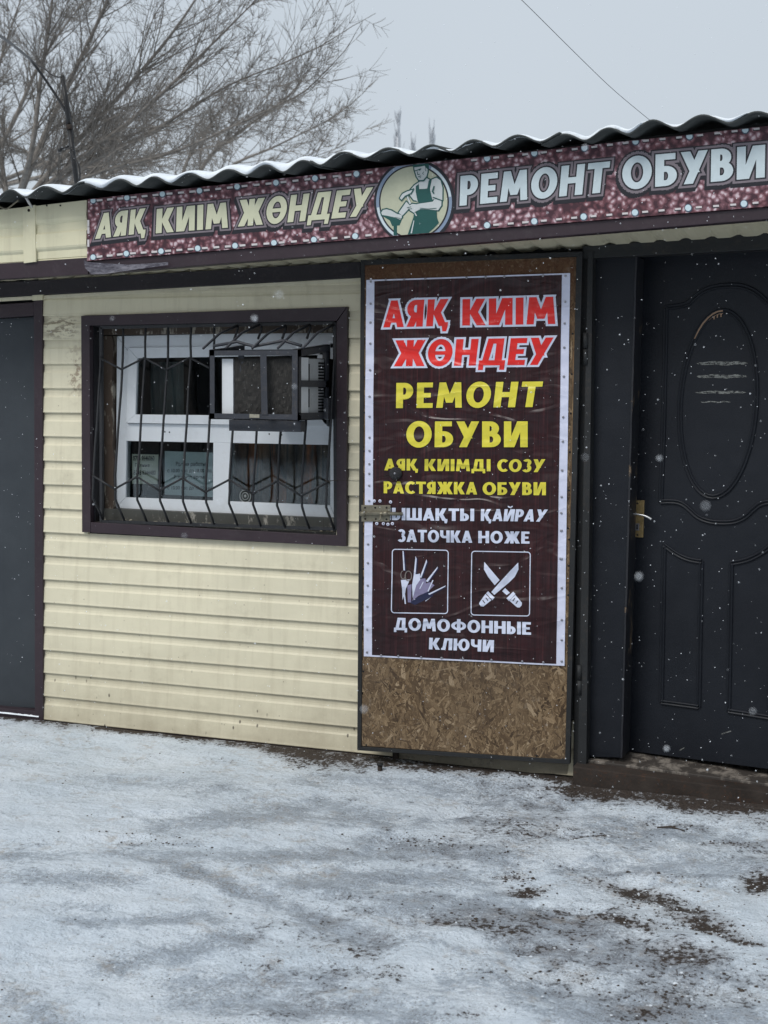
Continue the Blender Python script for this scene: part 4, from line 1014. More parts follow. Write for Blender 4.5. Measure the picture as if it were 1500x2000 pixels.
decal([tk(970,518,1.6), tk(940,542,1.6), tk(1240,522,-1.6), tk(1268,548,-1.6)], Z8, .0033, m_pblk, 'handle_slots', bnr, BPl)
BL_ = [[(180,75),(190,78),(202,260),(188,260)], [(302,125),(313,150),(302,300),(285,300)], [(405,155),(410,180),(357,330),(343,325)], [(512,222),(510,240),(418,370),(400,360)], [(590,400),(580,415),(435,490),(422,480)]]
decal([[(x+11, y+6) for x, y in p] for p in BL_]+[[(240,560),(430,450),(470,500),(300,585)]], Z8, .0024, m_pnavy, 'blade_shadows', bnr, BPl)
decal([[(340,340),(395,335),(402,380),(340,450),(275,545),(300,420)], [(350,400),(440,370),(482,400),(420,460),(330,500),(270,550)], [(225,400),(265,390),(262,560),(232,560)]], Z8, .0028, m_plav, 'knife_block', bnr, BPl)
decal(BL_+[[(285,300),(345,290),(346,350),(310,400),(278,520),(270,400)], [(165,350),(250,345),(213,430),(205,480),(215,575),(203,575),(195,500),(183,540),(178,440)], [(380,368),(345,436),(340,430),(372,366)], [(472,352),(425,460),(416,455),(462,350)], [(450,512),(398,552),(395,546)]], Z8, .0032, m_pwh, 'knife_set', bnr, BPl)
el = lambda cx, cy, rx, ry, n=22: [(cx+rx*math.cos(2*math.pi*i/n), cy+ry*math.sin(2*math.pi*i/n)) for i in range(n)]
decal(stroke(el(235, 312, 30, 46), 9)+stroke(el(186, 302, 22, 38, 18)[:14], 8, False), Z8, .0036, m_pgrey2, 'scissor_rings', bnr, BPl)
# banner screws with washers
g0 = G(); g0.lathe((0, 0, 0), bn, [(.0048, 0), (.0048, .0012), (.003, .002), (.0012, .0018)], 10); o_ = g0.build('washer_screw', m_screw, bnr, origin=(0, 0, 0)); ws = o_.data; bpy.data.objects.remove(o_)
g0 = G(); g0.lathe((0, 0, 0), bn, [(.0068, 0), (.0068, .0014), (.004, .002)], 12); g0.lathe(bn*.002, bn, [(.0022, 0), (.0022, .0012)], 6, 1); o_ = g0.build('washer_screw', [m_bwhite, m_black], bnr, origin=(0, 0, 0)); ww = o_.data; bpy.data.objects.remove(o_)
def ascr(z, pts, me_):
    for x_, y_ in pts:
        p = BPl(*z(x_, y_)); link('washer_screw', me_, None, bnr, p+bn*(.0018+rip(p)))
ascr(Z4, [(112 - (y_-225)*.008, y_) for y_ in (225,362,480,610,775,940,1065,1195,1278,1360,1420,1495,1590)], ws)
ascr(Z4, [(1326-(y_-190)*.018, y_) for y_ in (190,350,485,635,815,1068,1220,1400,1565,1665,1775,1950)], ws)
ascr(Z4, [(x_, 212-(x_-205)*.024) for x_ in (205,320,452,708,828,945,1185)], ws)
ascr(Z5, [(94-(y_-508)*.012, y_) for y_ in (508,622,760,888,1028,1168)]+[(1274, y_) for y_ in (425,598,775,970,1092,1222)], ws)
ascr(Z5, [(x_, 1186+(x_-172)*.042) for x_ in (172,277,418,541,672,846,1034,1163)], ws)
Z9 = zoom(.10667, 700, 960)
ascr(Z9, [(297,172),(402,172),(596,190),(347,583),(468,585),(550,597),(632,586)], ww)
# slide bolt
bolt = empty('slide_bolt', BPl(*Z9(70, 400)), 'worn brass coloured slide bolt across the left edge of the banner', 'door bolt')
def bq(pts, off, th, name, mat=m_steel, bev=.0008):
    g = G(); g.slab([BPl(*Z9(*p), off) for p in pts], th, bn); return g.build(name, mat, bolt, bev)
bq([(70,548), (585,546), (600,248), (66,245)], .010, .004, 'back_plate')
g = G(); g.tube([BPl(*Z9(40, 398), .018), BPl(*Z9(830, 402), .018)], .0072, 12); g.build('bolt_rod', m_steel, bolt)
for x0_, x1_ in ((60,150), (465,575)):
    g = G(); g.tube([BPl(*Z9(x0_, 400), .017), BPl(*Z9(x1_, 400), .017)], .0105, 12); g.build('keeper', m_steel, bolt)
bq([(195,365), (425,365), (425,388), (195,388)], .026, .012, 'guide_lip')
g = G(); g.tube([BPl(*Z9(445, 410), .028), BPl(*Z9(447, 490), .032), BPl(*Z9(432, 515), .038)], .0036, 8); g.build('bolt_knob', m_steel, bolt)
for x_, y_ in [(135,292), (322,292), (528,292), (140,498), (332,500), (528,505)]:
    g = G(); g.lathe(BPl(*Z9(x_, y_), .010), bn, [(.0042, 0), (.0042, .001), (.002, .0018)], 10); g.build('bolt_screw', m_rust if x_ < 400 and y_ > 400 else m_black, bolt)
# round knob and the wire tied from it to the grille
kc = BPl(775.5, 924, .006); kn = empty('round_knob', kc, 'small round black rubber knob on the banner with a wire tied to it', 'knob')
g = G(); g.lathe(kc, bn, [(.020, 0), (.026, .006), (.027, .014), (.024, .022), (.012, .026), (.001, .027)], 24); g.build('rubber_disc', paint('speckled_rubber', (.02,.02,.022), .7, .4, (.2,.2,.22), .5, .003, 60), kn)
g = G(); g.lathe(kc+bn*.026, bn, [(.005, 0), (.004, .003)], 10); g.build('screw', m_screw, kn)
pA = gp(10, W(*Z3(1300, 980), -.09).z); pB = kc+bn*.016
g = G(); pts = [pA.lerp(pB, t)+Vector((0, 0, -.012*math.sin(math.pi*t)+.004*math.sin(t*9)*(t*(1-t))*4)) for t in [i/14 for i in range(15)]]; g.tube(pts, .0011, 5)
for k_ in range(2): g.tube([pB.lerp(pA, .36)+Vector((0, 0, .003*k_)), pB.lerp(pA, .18)+Vector((0, -.008, .014*(k_*2-1)+.004)), pB+Vector((0, -.004, .010*(k_*2-1)))], .0008, 5)
g.tube([pA+Vector((-.012, 0, .004)), pA+Vector((.006, -.008, -.004)), pA+Vector((.030, -.002, .002)), pA+Vector((.05, -.004, 0))], .0016, 5)
g.build('tie_wire', m_rust, label='thin steel wire stretched from the window grille to the round knob', cat='wire')
g = G(); g.tube([W(632, 1012, -.035), W(632, 1045, -.032), W(632.6, 1079, -.017)], .0005, 4); g.build('loose_thread', m_rust, label='short loose thread hanging below the right end of the window', cat='thread')
# cream plinth sheet and steel foot under the leaf
m_plinth = paint('shaded_dirty_plinth', (.24,.215,.16), .6, .2, (.10,.085,.07), .7, .0006, 9)  # dirty cream, base also darkened to paint in the shade under the leaf
g = G(); g.slab([W(775, 1499, -.015), W(1108, 1512, -.015), W(1111, 1484, -.015), W(775, 1470, -.015)], .012); g.build('plinth_sheet', m_plinth, shop)
g = G(); n = 50; vs = []
for i in range(n+1):
    p = W(-120+196*i/n, 1378+ (1399-1378)*(i/n), -.022); hgt_ = .001+.007*random.random()*random.random(); q_ = W(-120+196*i/n, 1371+(1393-1371)*(i/n), -.0)
    vs += [(p.x, -.026, p.z-.004), (p.x, -.022, p.z+hgt_*.6), (p.x, -.004, p.z+hgt_), (p.x, .028, p.z+hgt_*.9)]
g.add(vs, [(i*4+j, i*4+4+j, i*4+5+j, i*4+1+j) for i in range(n) for j in range(3)], smooth=True); tag(recalc(g.build('ledge_snow', m_snow)), 'thin line of snow lying along the sill of the grey side door', 'snow', kind='stuff')
g = G(); g.slab([W(768, 1490, -.03), W(777, 1490, -.03), W(776, 1468, -.03), W(766, 1468, -.03)], .02); g.build('plinth_clip', m_rust, shop)

# ================================================================== ENTRANCE
ent = empty('entrance_frame', W(1130, 1505, -.05)); ent.parent = shop; ent.location = WORLD[ent]-WORLD[shop]
E1 = YP(-.05); E0 = YP(-.025); E2 = YP(.0)
def eb(pl, pts, th, name, mat, par=None, bev=.002):
    g = G(); g.slab([pl(*p) for p in pts], th); return g.build(name, mat, par or ent, bev)
eb(E0, [(1119,1508), (1133,1506), (1151,486), (1138,487)], .06, 'post', m_greybeam)
eb(E1, [(1128,1503), (1145,1500), (1158,490), (1148,490)], .08, 'post', m_greybeam)
eb(E2, [(1146,1478), (1212,1480), (1241,502), (1153,500)], .03, 'side_panel', m_door)
eb(E2, [(1149,506), (1241,504), (1241,496), (1149,498)], .02, 'panel_head', m_greybeam)
# chipped jamb edge turning back to the door
p0, p1 = E2(1212, 1480), E2(1241, 502); 
jx = (p0.x+p1.x)/2+.004
g = G(); n = 40; vs = []
for i in range(n+1):
    z = p0.z+(p1.z-p0.z)*i/n; o = random.uniform(-.0012, .0012); x = p0.x+(p1.x-p0.x)*i/n
    vs += [(x, -.004+o, z), (x+.007+o, -.003, z), (x+.006, .16, z), (x-.004, .16, z)]
g.add(vs, [(i*4+j, i*4+(j+1) % 4, i*4+4+(j+1) % 4, i*4+4+j) for i in range(n) for j in range(4)]); recalc(g.build('jamb', m_jamb, ent))
# door slab, slightly ajar
da = math.radians(7); dl = W(1224, 1466, .13); dn = Vector((-math.sin(da), -math.cos(da), 0)); DP = Plane(dl, dn)
if DP(1490, 1000).y > dl.y: dn = Vector((math.sin(da), -math.cos(da), 0)); DP = Plane(dl, dn)
door = empty('entrance_door', DP(1400, 1490)); door.parent = shop; door.location = WORLD[door]-WORLD[shop]
dd = (Vector((0, 0, 1)).cross(dn)*-1).normalized()
if dd.x < 0: dd = -dd
d0 = DP(1222, 1466); d1 = DP(1245, 498); zb_, zt_ = d0.z, d1.z+.01
dx0 = d0-dd*.012; 
g = G(); g.slab([Vector((dx0.x, dx0.y, zb_)), Vector((dx0.x, dx0.y, zb_))+dd*.96, Vector((dx0.x, dx0.y, zt_+.03))+dd*.96, Vector((dx0.x, dx0.y, zt_+.03))], .04, dn); g.build('door_slab', m_door, door, .002)
Z7 = zoom(.26, 1220, 540); Z6 = zoom(.54, 1100, 480)
def smoothp(pts, n=6):
    o = []
    for i in range(len(pts)-1):
        p0_ = Vector(pts[max(i-1, 0)]); p1_ = Vector(pts[i]); p2_ = Vector(pts[i+1]); p3_ = Vector(pts[min(i+2, len(pts)-1)])
        for k_ in range(n):
            t = k_/n; o.append(.5*((2*p1_)+(p2_-p0_)*t+(2*p0_-5*p1_+4*p2_-p3_)*t*t+(3*p1_-p0_-3*p2_+p3_)*t**3))
    return o+[Vector(pts[-1])]
def mould(pts, z, r=.0075, sm=True, name='moulding', mat=None, gap=.020):
    pts = [DP(*z(*p)) for p in pts]
    if sm: pts = smoothp(pts)
    g = G(); prof_ = [(-.012, -.001), (-.010, .004), (-.005, .0055), (-.002, .001), (.002, .001), (.005, .0048), (.010, .004), (.013, -.001)]; n = len(pts); m = len(prof_); vs = []
    for i, p in enumerate(pts):
        t = (pts[min(i+1, n-1)]-pts[max(i-1, 0)]).normalized(); s_ = t.cross(dn).normalized()
        vs += [p+s_*a*.9+dn*(b*1.7) for a, b in prof_]
    g.add(vs, [(i*m+j, i*m+j+1, (i+1)*m+j+1, (i+1)*m+j) for i in range(n-1) for j in range(m-1)], smooth=True)
    return fix(g.build(name, mat or m_door, door), dn)
cxr = 2*790  # mirror about the middle of the door panel (zoom 7 x)
topL = [(310,232),(350,230),(400,222),(450,212),(490,192),(540,145),(600,105),(680,78),(780,68)]
top = topL+[(1555-x, y-(x < 780)*6) for x, y in topL[::-1][1:]]
botL = [(272,1692),(330,1690),(390,1694),(440,1712),(490,1752),(550,1805),(630,1838),(720,1848)]
bot = botL+[(1450-x, y+4) for x, y in botL[::-1][1:]]
mould(top, Z7); mould(bot, Z7); mould([(310,232),(302,700),(290,1200),(272,1692)], Z7); mould([(1247,226),(1238,700),(1215,1200),(1180,1696)], Z7)
ov = []
for i in range(49):
    t = 2*math.pi*i/48; y = 957+700*math.sin(t); ov.append((703-(y-957)*.055+286*math.cos(t), y))
mould(ov, Z7, sm=False, name='oval_moulding')
# raised lower panels
def lp(x0, x1, tl, tr, yb0, yb1, curve):
    t = [(x0, tl)]
    for i in range(1, 8):
        u = i/8; t.append((x0+(x1-x0)*u, tl+(tr-tl)*u+curve*math.sin(math.pi*u)))
    t += [(x1, tr)]; mould(t, Z6); mould([t[0], (x0-10, yb0)], Z6, sm=False); mould([t[-1], (x1-10, yb1)], Z6, sm=False); mould([(x0-10, yb0), (x1-10, yb1)], Z6, sm=False)
lp(365, 500, 1082, 1142, 1650, 1668, 14); lp(608, 758, 1148, 1082, 1682, 1706, 14)
# bare wood where the oval moulding has broken away, with splinters
arc = [ov[i] for i in range(len(ov)) if ov[i][1] < 500 and ov[i][0] < 755]; arc = sorted(arc, key=lambda p: p[0])
g = G(); pts = smoothp([DP(*Z7(x_-2, y_+6), .005) for x_, y_ in arc]); n = len(pts)
for i in range(n-1):
    for j in (0,):
        wd0 = .002+.007*min(1, i/(n*.5)); wd1 = .002+.007*min(1, (i+1)/(n*.5)); t = (pts[i+1]-pts[i]).normalized(); s_ = t.cross(dn).normalized()
        if s_.z > 0: s_ = -s_
        a_ = pts[i]; b_ = pts[i+1]; g.slab([a_+s_*wd0, b_+s_*wd1, b_-s_*wd1*.6, a_-s_*wd0*.6], .003, dn)
for u in (.72, .82, .92):
    p = pts[int(u*(n-1))]; g.slab([p+Vector((0, 0, -.020)), p+Vector((.004, 0, -.020)), p+Vector((.005, 0, 0)), p], .003, dn)
recalc(g.build('broken_edge', m_wood_edge, door))
def mat_scuff():
    k = N('scuffed_paint', .6, 0, .3); k.color((.17,.175,.165))
    tr = k.n('ShaderNodeBsdfTransparent'); mxs = k.n('ShaderNodeMixShader')
    f = k.ramp(k.noise(1, 6, .75, k.map((55, 1, 230))), [(.44, 0), (.52, 1)]); k.L(f, mxs.inputs[0]); k.L(tr.outputs[0], mxs.inputs[1]); k.L(k.b.outputs[0], mxs.inputs[2]); k.L(mxs.outputs[0], k.o.inputs[0]); return k.m
m_scuff = mat_scuff()
for (x0_, x1_, y_, h_) in ((540,930,652,14), (540,925,750,14), (530,915,870,10), (570,800,942,5)):
    g = G(); vs = []; n = 24
    for i in range(n+1):
        u = i/n; x = x0_+(x1_-x0_)*u; e = math.sin(math.pi*min(1, max(0, u)))**.3; d_ = 3*math.sin(u*14)
        vs += [DP(*Z7(x, y_+d_-h_*e), .0015), DP(*Z7(x, y_+d_+h_*e), .0015)]
    g.add(vs, [(2*i, 2*i+1, 2*i+3, 2*i+2) for i in range(n)]); fix(g.build('scuff_mark', m_scuff, door), dn)
for (x_, y_, w_) in ((590,1765,18), (430,1825,10), (160,1200,0)):
    if w_: g = G(); g.add([DP(*Z6(x_-w_, y_+3), .0015), DP(*Z6(x_+w_, y_-8), .0015), DP(*Z6(x_+w_, y_-12), .0015), DP(*Z6(x_-w_, y_-2), .0015)], [(0, 1, 2, 3)]); fix(g.build('scuff_mark', m_scuff, door), dn)
# handle
m_brass = paint('worn_brass_plate', (.28,.20,.085), .45, .3, (.20,.18,.17), .9, .0008, 45, .5, .5)
def dq(pts, off, th, name, mat, bev=.0015):
    g = G(); g.slab([DP(*Z7(*p), off) for p in pts], th, dn); return g.build(name, mat, door, bev)
dq([(58,1955), (142,1960), (152,1682), (66,1680)], .008, .008, 'handle_plate', m_brass)
dq([(82,1905), (112,1908), (116,1855), (86,1853)], .0095, .002, 'keyhole_plate', m_screw, .0008)
g = G(); g.lathe(DP(*Z7(100, 1868), .0098), dn, [(.0035, 0), (.0035, .0008)], 12); g.slab([DP(*Z7(94, 1898), .0106), DP(*Z7(106, 1898), .0106), DP(*Z7(104, 1868), .0106), DP(*Z7(96, 1868), .0106)], .001, dn); g.build('keyhole', m_black, door)
g = G(); pts = smoothp([DP(*Z7(38, 1770), .045), DP(*Z7(90, 1776), .05), DP(*Z7(150, 1784), .048), DP(*Z7(195, 1798), .046), DP(*Z7(228, 1818), .044)]); k_ = len(pts)
g.tube(pts, [.0035+.002*(i/k_)**3 for i in range(k_)], 10); g.build('lever', paint('silver_lever', (.55,.55,.56), .3, .05, (.3,.25,.2), .2, .0002, 30, .5, .7), door)
g = G(); g.tube([DP(*Z7(84, 1776), .0), DP(*Z7(84, 1776), .05)], .007, 12); g.build('lever_boss', m_screw, door)
for y_ in (1703, 1940): g = G(); g.lathe(DP(*Z7(102, y_), .008), dn, [(.004, 0), (.004, .0012)], 8); g.build('plate_screw', m_rust, door)
# threshold: worn wooden top and rusty channel front
a = W(1119, 1497, -.10); b = W(1500, 1548, -.10); zt0 = a.z; slope = (b.z-a.z)/(b.x-a.x)
g = G(); xa, xb = a.x, .42; za, zb3 = a.z, a.z+slope*(xb-xa)
g.hexa([(xa, -.10, za-.09), (xb, -.10, zb3-.09), (xb, -.02, zb3-.09), (xa, -.02, za-.09), (xa, -.10, za), (xb, -.10, zb3), (xb, -.02, zb3+.004), (xa, -.02, za+.004)]); g.build('threshold_channel', m_rust, ent, .004)
g = G(); g.hexa([(xa+.01, -.018, za-.05), (xb, -.018, zb3-.05), (xb, .20, zb3-.05), (xa+.01, .20, za-.05), (xa+.01, -.018, za+.012), (xb, -.018, zb3+.012), (xb, .20, zb3+.035), (xa+.01, .20, za+.035)]); g.build('threshold_board', m_sillw, ent, .003)
g = G(); g.box((-1.30, .19, zb_-.04), (.3, .22, zb_+.004)); g.build('threshold_lip', m_black, ent)
# right jamb and the wall beyond, outside the frame
g = G(); g.box((-.35, -.04, .0), (-.25, .12, 2.12)); g.build('post', m_greybeam, ent, .003)
g = G()
for i in range(20): pass
for i in range(20):
    z = Z0+i*PH
    if z < 2.1:
        gg = G(); n = len(prof); vs = [(x, -a_, z+b_) for x in (-.25, .75) for a_, b_ in prof]
        gg.add(vs, [(j, (j+1) % n, n+(j+1) % n, n+j) for j in range(n)]+[tuple(range(n)), tuple(range(n, 2*n))[::-1]]); recalc(gg.build('siding_plank', m_siding, shop))

# ================================================================== LONG SIGN
SG = YP(-.372)
sign = empty('shop_sign', SG(800, 470), 'long maroon leather look sign with shoemaker emblem under the roof edge', 'sign')
TL_, TR_, BL2, BR2 = (171.5, 389), (1720, 222), (170, 509.5), (1720, 386)
ytop = lambda x: 389+(x-171.5)*(246-389)/(1500-171.5); ybot = lambda x: 509.5+(x-170)*(403-509.5)/(1330)
g = G(); g.slab([SG(*BL2), SG(1720, ybot(1720)), SG(1720, ytop(1720)), SG(*TL_)], .010); g.build('sign_print', m_leather, sign)
Z1 = zoom(.50667, 0, 0); Z2 = zoom(.50667, 740, 150)
def sletter(txt, quad, z, face):
    glyphs, wd = text_polys(txt, .10); quad_ = [z(*q) for q in quad]
    sh = [(x-3.0, y+6.5) for x, y in quad_]
    for nm, q_, d, o, m_ in (('lettering_shadow', sh, .14, .0010, m_pdark), ('lettering_shadow', [(x-1.5, y+3.2) for x, y in quad_], .14, .0014, m_pdark), ('lettering_rim', quad_, .15, .0018, m_pdark), ('lettering_rim', quad_, .115, .0024, m_pgrey), ('lettering_rim', quad_, .045, .0030, m_pdark), ('lettering', quad_, 0, .0036, face)):
        g = G(); ps = [grow(p, d) if d else p for gl_ in glyphs for p in gl_]
        lay(g, SG, q_, [p for p in ps if p], o, wd); fix(g.build(nm, m_, sign), SG.n)
sletter('АЯҚ', ((368,922), (562,898), (382,824), (568,802)), Z1, m_cream); sletter('КИІМ', ((602,900), (880,878), (606,806), (880,780)), Z1, m_cream)
sletter('ЖӨНДЕУ', ((918,874), (1412,832), (924,772), (1440,722)), Z1, m_cream)
sletter('РЕМОНТ', ((312,498), (880,445), (316,383), (893,326)), Z2, m_ice); sletter('ОБУВИ', ((938,436), (1488,388), (940,312), (1490,262)), Z2, m_ice)
def clip(poly):
    def side(p, k): return (p[1]-ytop(p[0])-1 if k == 0 else ybot(p[0])-1-p[1])
    for k in (0, 1):
        o = []
        for i in range(len(poly)):
            a, b = poly[i-1], poly[i]; sa, sb = side(a, k), side(b, k)
            if (sa >= 0) != (sb >= 0): t = sa/(sa-sb); o.append((a[0]+(b[0]-a[0])*t, a[1]+(b[1]-a[1])*t))
            if sb >= 0: o.append(b)
        poly = o
        if len(poly) < 3: return None
    return poly
def sdecal(polys, z, off, mat, name, par=None):
    ps = [clip([z(*p) for p in pl]) for pl in polys]; ps = [p for p in ps if p]
    if not ps: return
    v, f = union(ps); g = G(); g.add([SG(q.x, q.y, off) for q in v], f); return fix(g.build(name, mat, par or sign), SG.n)
# printed rivets and stitches
rb = [Z1(*p) for p in [(360,992),(488,978),(622,969),(763,958),(907,948),(1057,937),(1211,925),(1370,911)]]+[Z2(*p) for p in [(418,573),(600,558),(790,540),(988,524),(1193,506),(1408,490),(1640,468)]]
rt = [Z1(*p) for p in [(360,774),(490,763),(627,749),(770,736),(915,720),(1065,705),(1215,688),(1375,671)]]+[Z2(*p) for p in [(418,315),(600,295),(793,275),(990,250),(1198,230),(1413,205),(1640,182)]]
idz = lambda x, y: (x, y)
for p in rb+rt:
    r = 6.2+(p[0]/1500)*1.8
    sdecal([el(p[0], p[1], r, r*1.05, 18)], idz, .0012, m_rivd, 'printed_rivet'); sdecal([el(p[0]-.3, p[1]-.4, r*.78, r*.8, 16)], idz, .0018, m_riv, 'printed_rivet')
sp, ss = [], []
def dash(a, b, L_=12.5, wd=4.0):
    a = Vector(a); b = Vector(b); d = (b-a).normalized(); c_ = (a+b)/2; q_ = Vector((-d.y, d.x))*wd/2
    return [tuple(c_-d*L_/2-q_), tuple(c_+d*L_/2-q_), tuple(c_+d*L_/2+q_), tuple(c_-d*L_/2+q_)]
for row in (rb, rt):
    for a, b in zip(row[:-1], row[1:]):
        if 725 < a[0] < 820 or (a[0] < 740 < b[0]): pass
        A_, B_ = Vector(a), Vector(b); nd = 3 if (B_-A_).length > 58 else 2
        if (B_-A_).length > 150: nd = 6
        for i in range(nd):
            t0 = (i+.62)/(nd+.25); c_ = A_.lerp(B_, t0); e = (B_-A_).normalized(); L_ = 11.5
            if 728 < c_.x < 892: continue
            pd = dash(c_-e, c_+e, L_); sp.append(pd); ss.append([(x-1.2, y+2) for x, y in pd])
for y_ in (560, 640, 800): x_, yy = 1075*.16, 340+y_*.16; sp.append([(x_-1, yy), (x_+3, yy), (x_+3, yy+14), (x_-1, yy+14)])
for p_ in ss: sdecal([p_], idz, .0009, m_pdark, 'printed_stitch_shadow')
for p_ in sp: sdecal([p_], idz, .0020, m_stitch, 'printed_stitch')
# emblem
ZL = zoom(.12, 720, 300)
sdecal([el(748, 790, 660, 700, 64)], ZL, .0012, m_pdark, 'emblem_shade')
sdecal([el(742, 790, 617, 655, 64)], ZL, .0020, m_ring, 'emblem_ring')
sdecal([[(742+rr*math.cos(math.radians(a_))*617/617, 790+rr*1.06*math.sin(math.radians(a_))) for rr, rng_ in ((612, range(100, 176, 6)), (572, range(172, 96, -6))) for a_ in rng_]]+
       [[(742+rr*math.cos(math.radians(a_)), 790+rr*1.06*math.sin(math.radians(a_))) for rr, rng_ in ((612, range(-62, -4, 6)), (572, range(-8, -66, -6))) for a_ in rng_]], ZL, .0024, m_ice, 'emblem_ring_light')
sdecal([el(742, 790, 568, 602, 64)], ZL, .0028, m_pdark, 'emblem_line')
sdecal([el(742, 790, 545, 578, 64)], ZL, .0034, m_sage, 'emblem_field')
body = dict(
 face=[(745,200),(965,190),(965,300),(945,385),(895,440),(830,440),(790,380),(755,270)],
 neck=[(840,455),(950,400),(1000,430),(965,575),(820,580),(815,490)],
 lsleeve=[(690,590),(750,520),(820,470),(830,560),(800,770),(740,760),(655,650)],
 rarm=[(1035,425),(1110,395),(1175,440),(1208,560),(1205,760),(1060,745),(1005,765),(1008,560)],
 fore=[(800,822),(1050,785),(1085,742),(1195,765),(1190,850),(1140,925),(850,905),(750,960)],
 fist=[(635,875),(715,820),(810,830),(830,905),(745,965),(690,930)],
 lfore=[(620,785),(695,865),(555,1010),(495,965)],
 sole=[(213,960),(240,920),(300,908),(380,930),(470,985),(545,1000),(548,1040),(520,1080),(430,1040),(300,1012),(225,1000)])
outl = []
for p in body.values(): outl += stroke(p, 42)
sdecal(outl+[[(970,170),(970,380),(1000,410),(940,300)]], ZL, .0038, m_green, 'emblem_outline')
sdecal([[(735,185),(975,165),(972,290),(945,250),(920,195),(850,205),(750,225)], [(225,1015),(430,1040),(545,1085),(510,1170),(390,1182),(350,1090),(270,1042)], [(412,1175),(468,1175),(468,1330),(412,1330)]], ZL, .0040, m_green, 'emblem_shoe_stand')
for k_ in ('lfore', 'sole', 'neck', 'face', 'lsleeve', 'rarm'): sdecal([body[k_]], ZL, .0044, m_skin, 'emblem_figure')
sdecal([[(735,188),(972,168),(972,260),(940,235),(918,200),(850,215),(752,228)]], ZL, .0050, m_green, 'emblem_hair')
sdecal([[(775,530),(822,500),(832,590),(962,570),(985,440),(1038,415),(1000,560),(1030,690),(1050,780),(830,815),(795,750),(772,620)], [(790,930),(850,905),(1115,930),(1120,1040),(1150,1130),(1060,1225),(960,1310),(640,1330),(735,1040),(745,970)]], ZL, .0050, m_green, 'emblem_apron')
sdecal([body['fore']], ZL, .0056, m_skin, 'emblem_figure'); sdecal([body['fist'], [(690,1300),(740,1090),(752,1095),(715,1300)], [(775,620),(790,780),(808,790),(790,700)]], ZL, .0060, m_skin, 'emblem_figure')
sdecal(stroke([(700,660),(730,610),(740,570)], 14, False)+stroke([(510,730),(560,650),(640,610),(740,585),(700,650),(600,700),(545,765)], 24)+stroke([(625,705),(690,830),(655,690)], 16, False), ZL, .0064, m_green, 'emblem_hammer_line')
sdecal([[(515,728),(562,658),(640,618),(725,595),(695,645),(600,690),(545,755)], [(628,712),(652,695),(702,815),(676,828)], [(750,965),(768,960),(798,1015),(780,1020)]], ZL, .0068, m_skin, 'emblem_hammer')
sdecal(stroke([(768,285),(800,275),(862,252)], 14, False)+stroke([(835,272),(850,266)], 18, False)+stroke([(800,300),(808,345),(838,340)], 12, False)+stroke([(815,385),(858,368)], 11, False)+stroke([(845,398),(852,392)], 12, False)+stroke([(908,300),(888,325),(905,345)], 8, False)+stroke([(835,445),(905,445),(960,380)], 22, False)
       +stroke([(640,880),(700,870)], 9, False)+stroke([(660,905),(715,900)], 9, False)+stroke([(850,892),(980,905),(1110,892)], 10, False)+stroke([(1075,540),(1050,620),(1070,650)], 22, False)+stroke([(1058,715),(1195,765)], 16, False)+stroke([(940,210),(930,260),(945,290)], 8, False)+stroke([(440,1040),(530,1060)], 8, False), ZL, .0072, m_green, 'emblem_features')
# loose film flap at the lower left corner of the sign
k = N('torn_film', .25, 0, .6); k.color(k.ramp(k.noise(1, 5, .7, k.map((20, 1, 60), (0, .8, 0))), [(.4, (.06,.055,.07)), (.7, (.22,.21,.24))])); k.bump(k.noise(40, 4), .003); m_film = k.m
flp = [(165,508),(168,524),(180,536),(205,535),(260,527),(330,518),(330,512),(250,517),(172,512)]
g = G(); v, f = union([flp]); g.add([SG(q_.x, q_.y, .003+.004*math.sin(q_.x*.12)) for q_ in v], f); fix(g.build('film_flap', m_film, sign), SG.n)
for (x_, y_) in [(560*.50667, 760*.50667)]: pass

# ================================================================== MAST, CABLES, WIRES
q = YP(.4); mp = [q(152, 372), q(148, 330), q(136, 250), q(122, 148)]
mast = empty('roof_mast', mp[0], 'rusty dark steel mast leaning on the roof and holding a cable', 'mast')
g = G(); g.tube([mp[0], mp[2]], .0125, 10); g.build('pole', m_cable, mast)
g = G(); g.tube([mp[2], mp[3]], .0105, 10); g.build('pole', m_cable, mast)
g = G(); g.tube([mp[2]+(mp[3]-mp[2])*-.03, mp[2]+(mp[3]-mp[2])*.06], .0165, 10); g.build('coupling', m_rust, mast)
g = G(); g.tube([q(116, 292), q(134, 286)], .005, 8); g.lathe(q(117, 293), (0, 0, 1), [(.008, -.01), (.012, 0), (.008, .01)], 10); g.build('insulator', m_cable, mast)
def cable(name, pts, r, mat, label, yq=.4):
    g = G(); g.tube(smoothp([YP(yq)(*p) if len(p) == 2 else YP(p[2])(p[0], p[1]) for p in pts], 5), r, 6); return g.build(name, mat, label=label, cat='cable')
cable('power_cable', [(-60, 40, -2.2), (0, 70, -1.0), (50, 108, 0), (62, 120, .3), (95, 165, .38), (128, 218, .4), (131, 245, .4), (138, 272, .4)], .0065, m_cable, 'thick black cable sagging from the upper left down to the mast')
cable('twisted_wire', [(62, 118, .39), (75, 128, .39), (88, 135, .39), (98, 144, .39), (110, 150, .39), (121, 150, .39)], .0035, m_cable, 'short crinkled wire between the cable and the mast top')
cable('mast_cable', [(124, 152, .38), (120, 160, .38), (128, 172, .38), (136, 215, .38), (143, 260, .38), (142, 285, .38), (128, 292, .38)], .0028, m_cable, 'thin black wire running down along the mast')
cable('roof_cable', [(140, 300, .37), (152, 318, .37), (156, 335, .37), (155, 360, .37)], .0042, m_cable, 'black cable curling beside the mast foot')
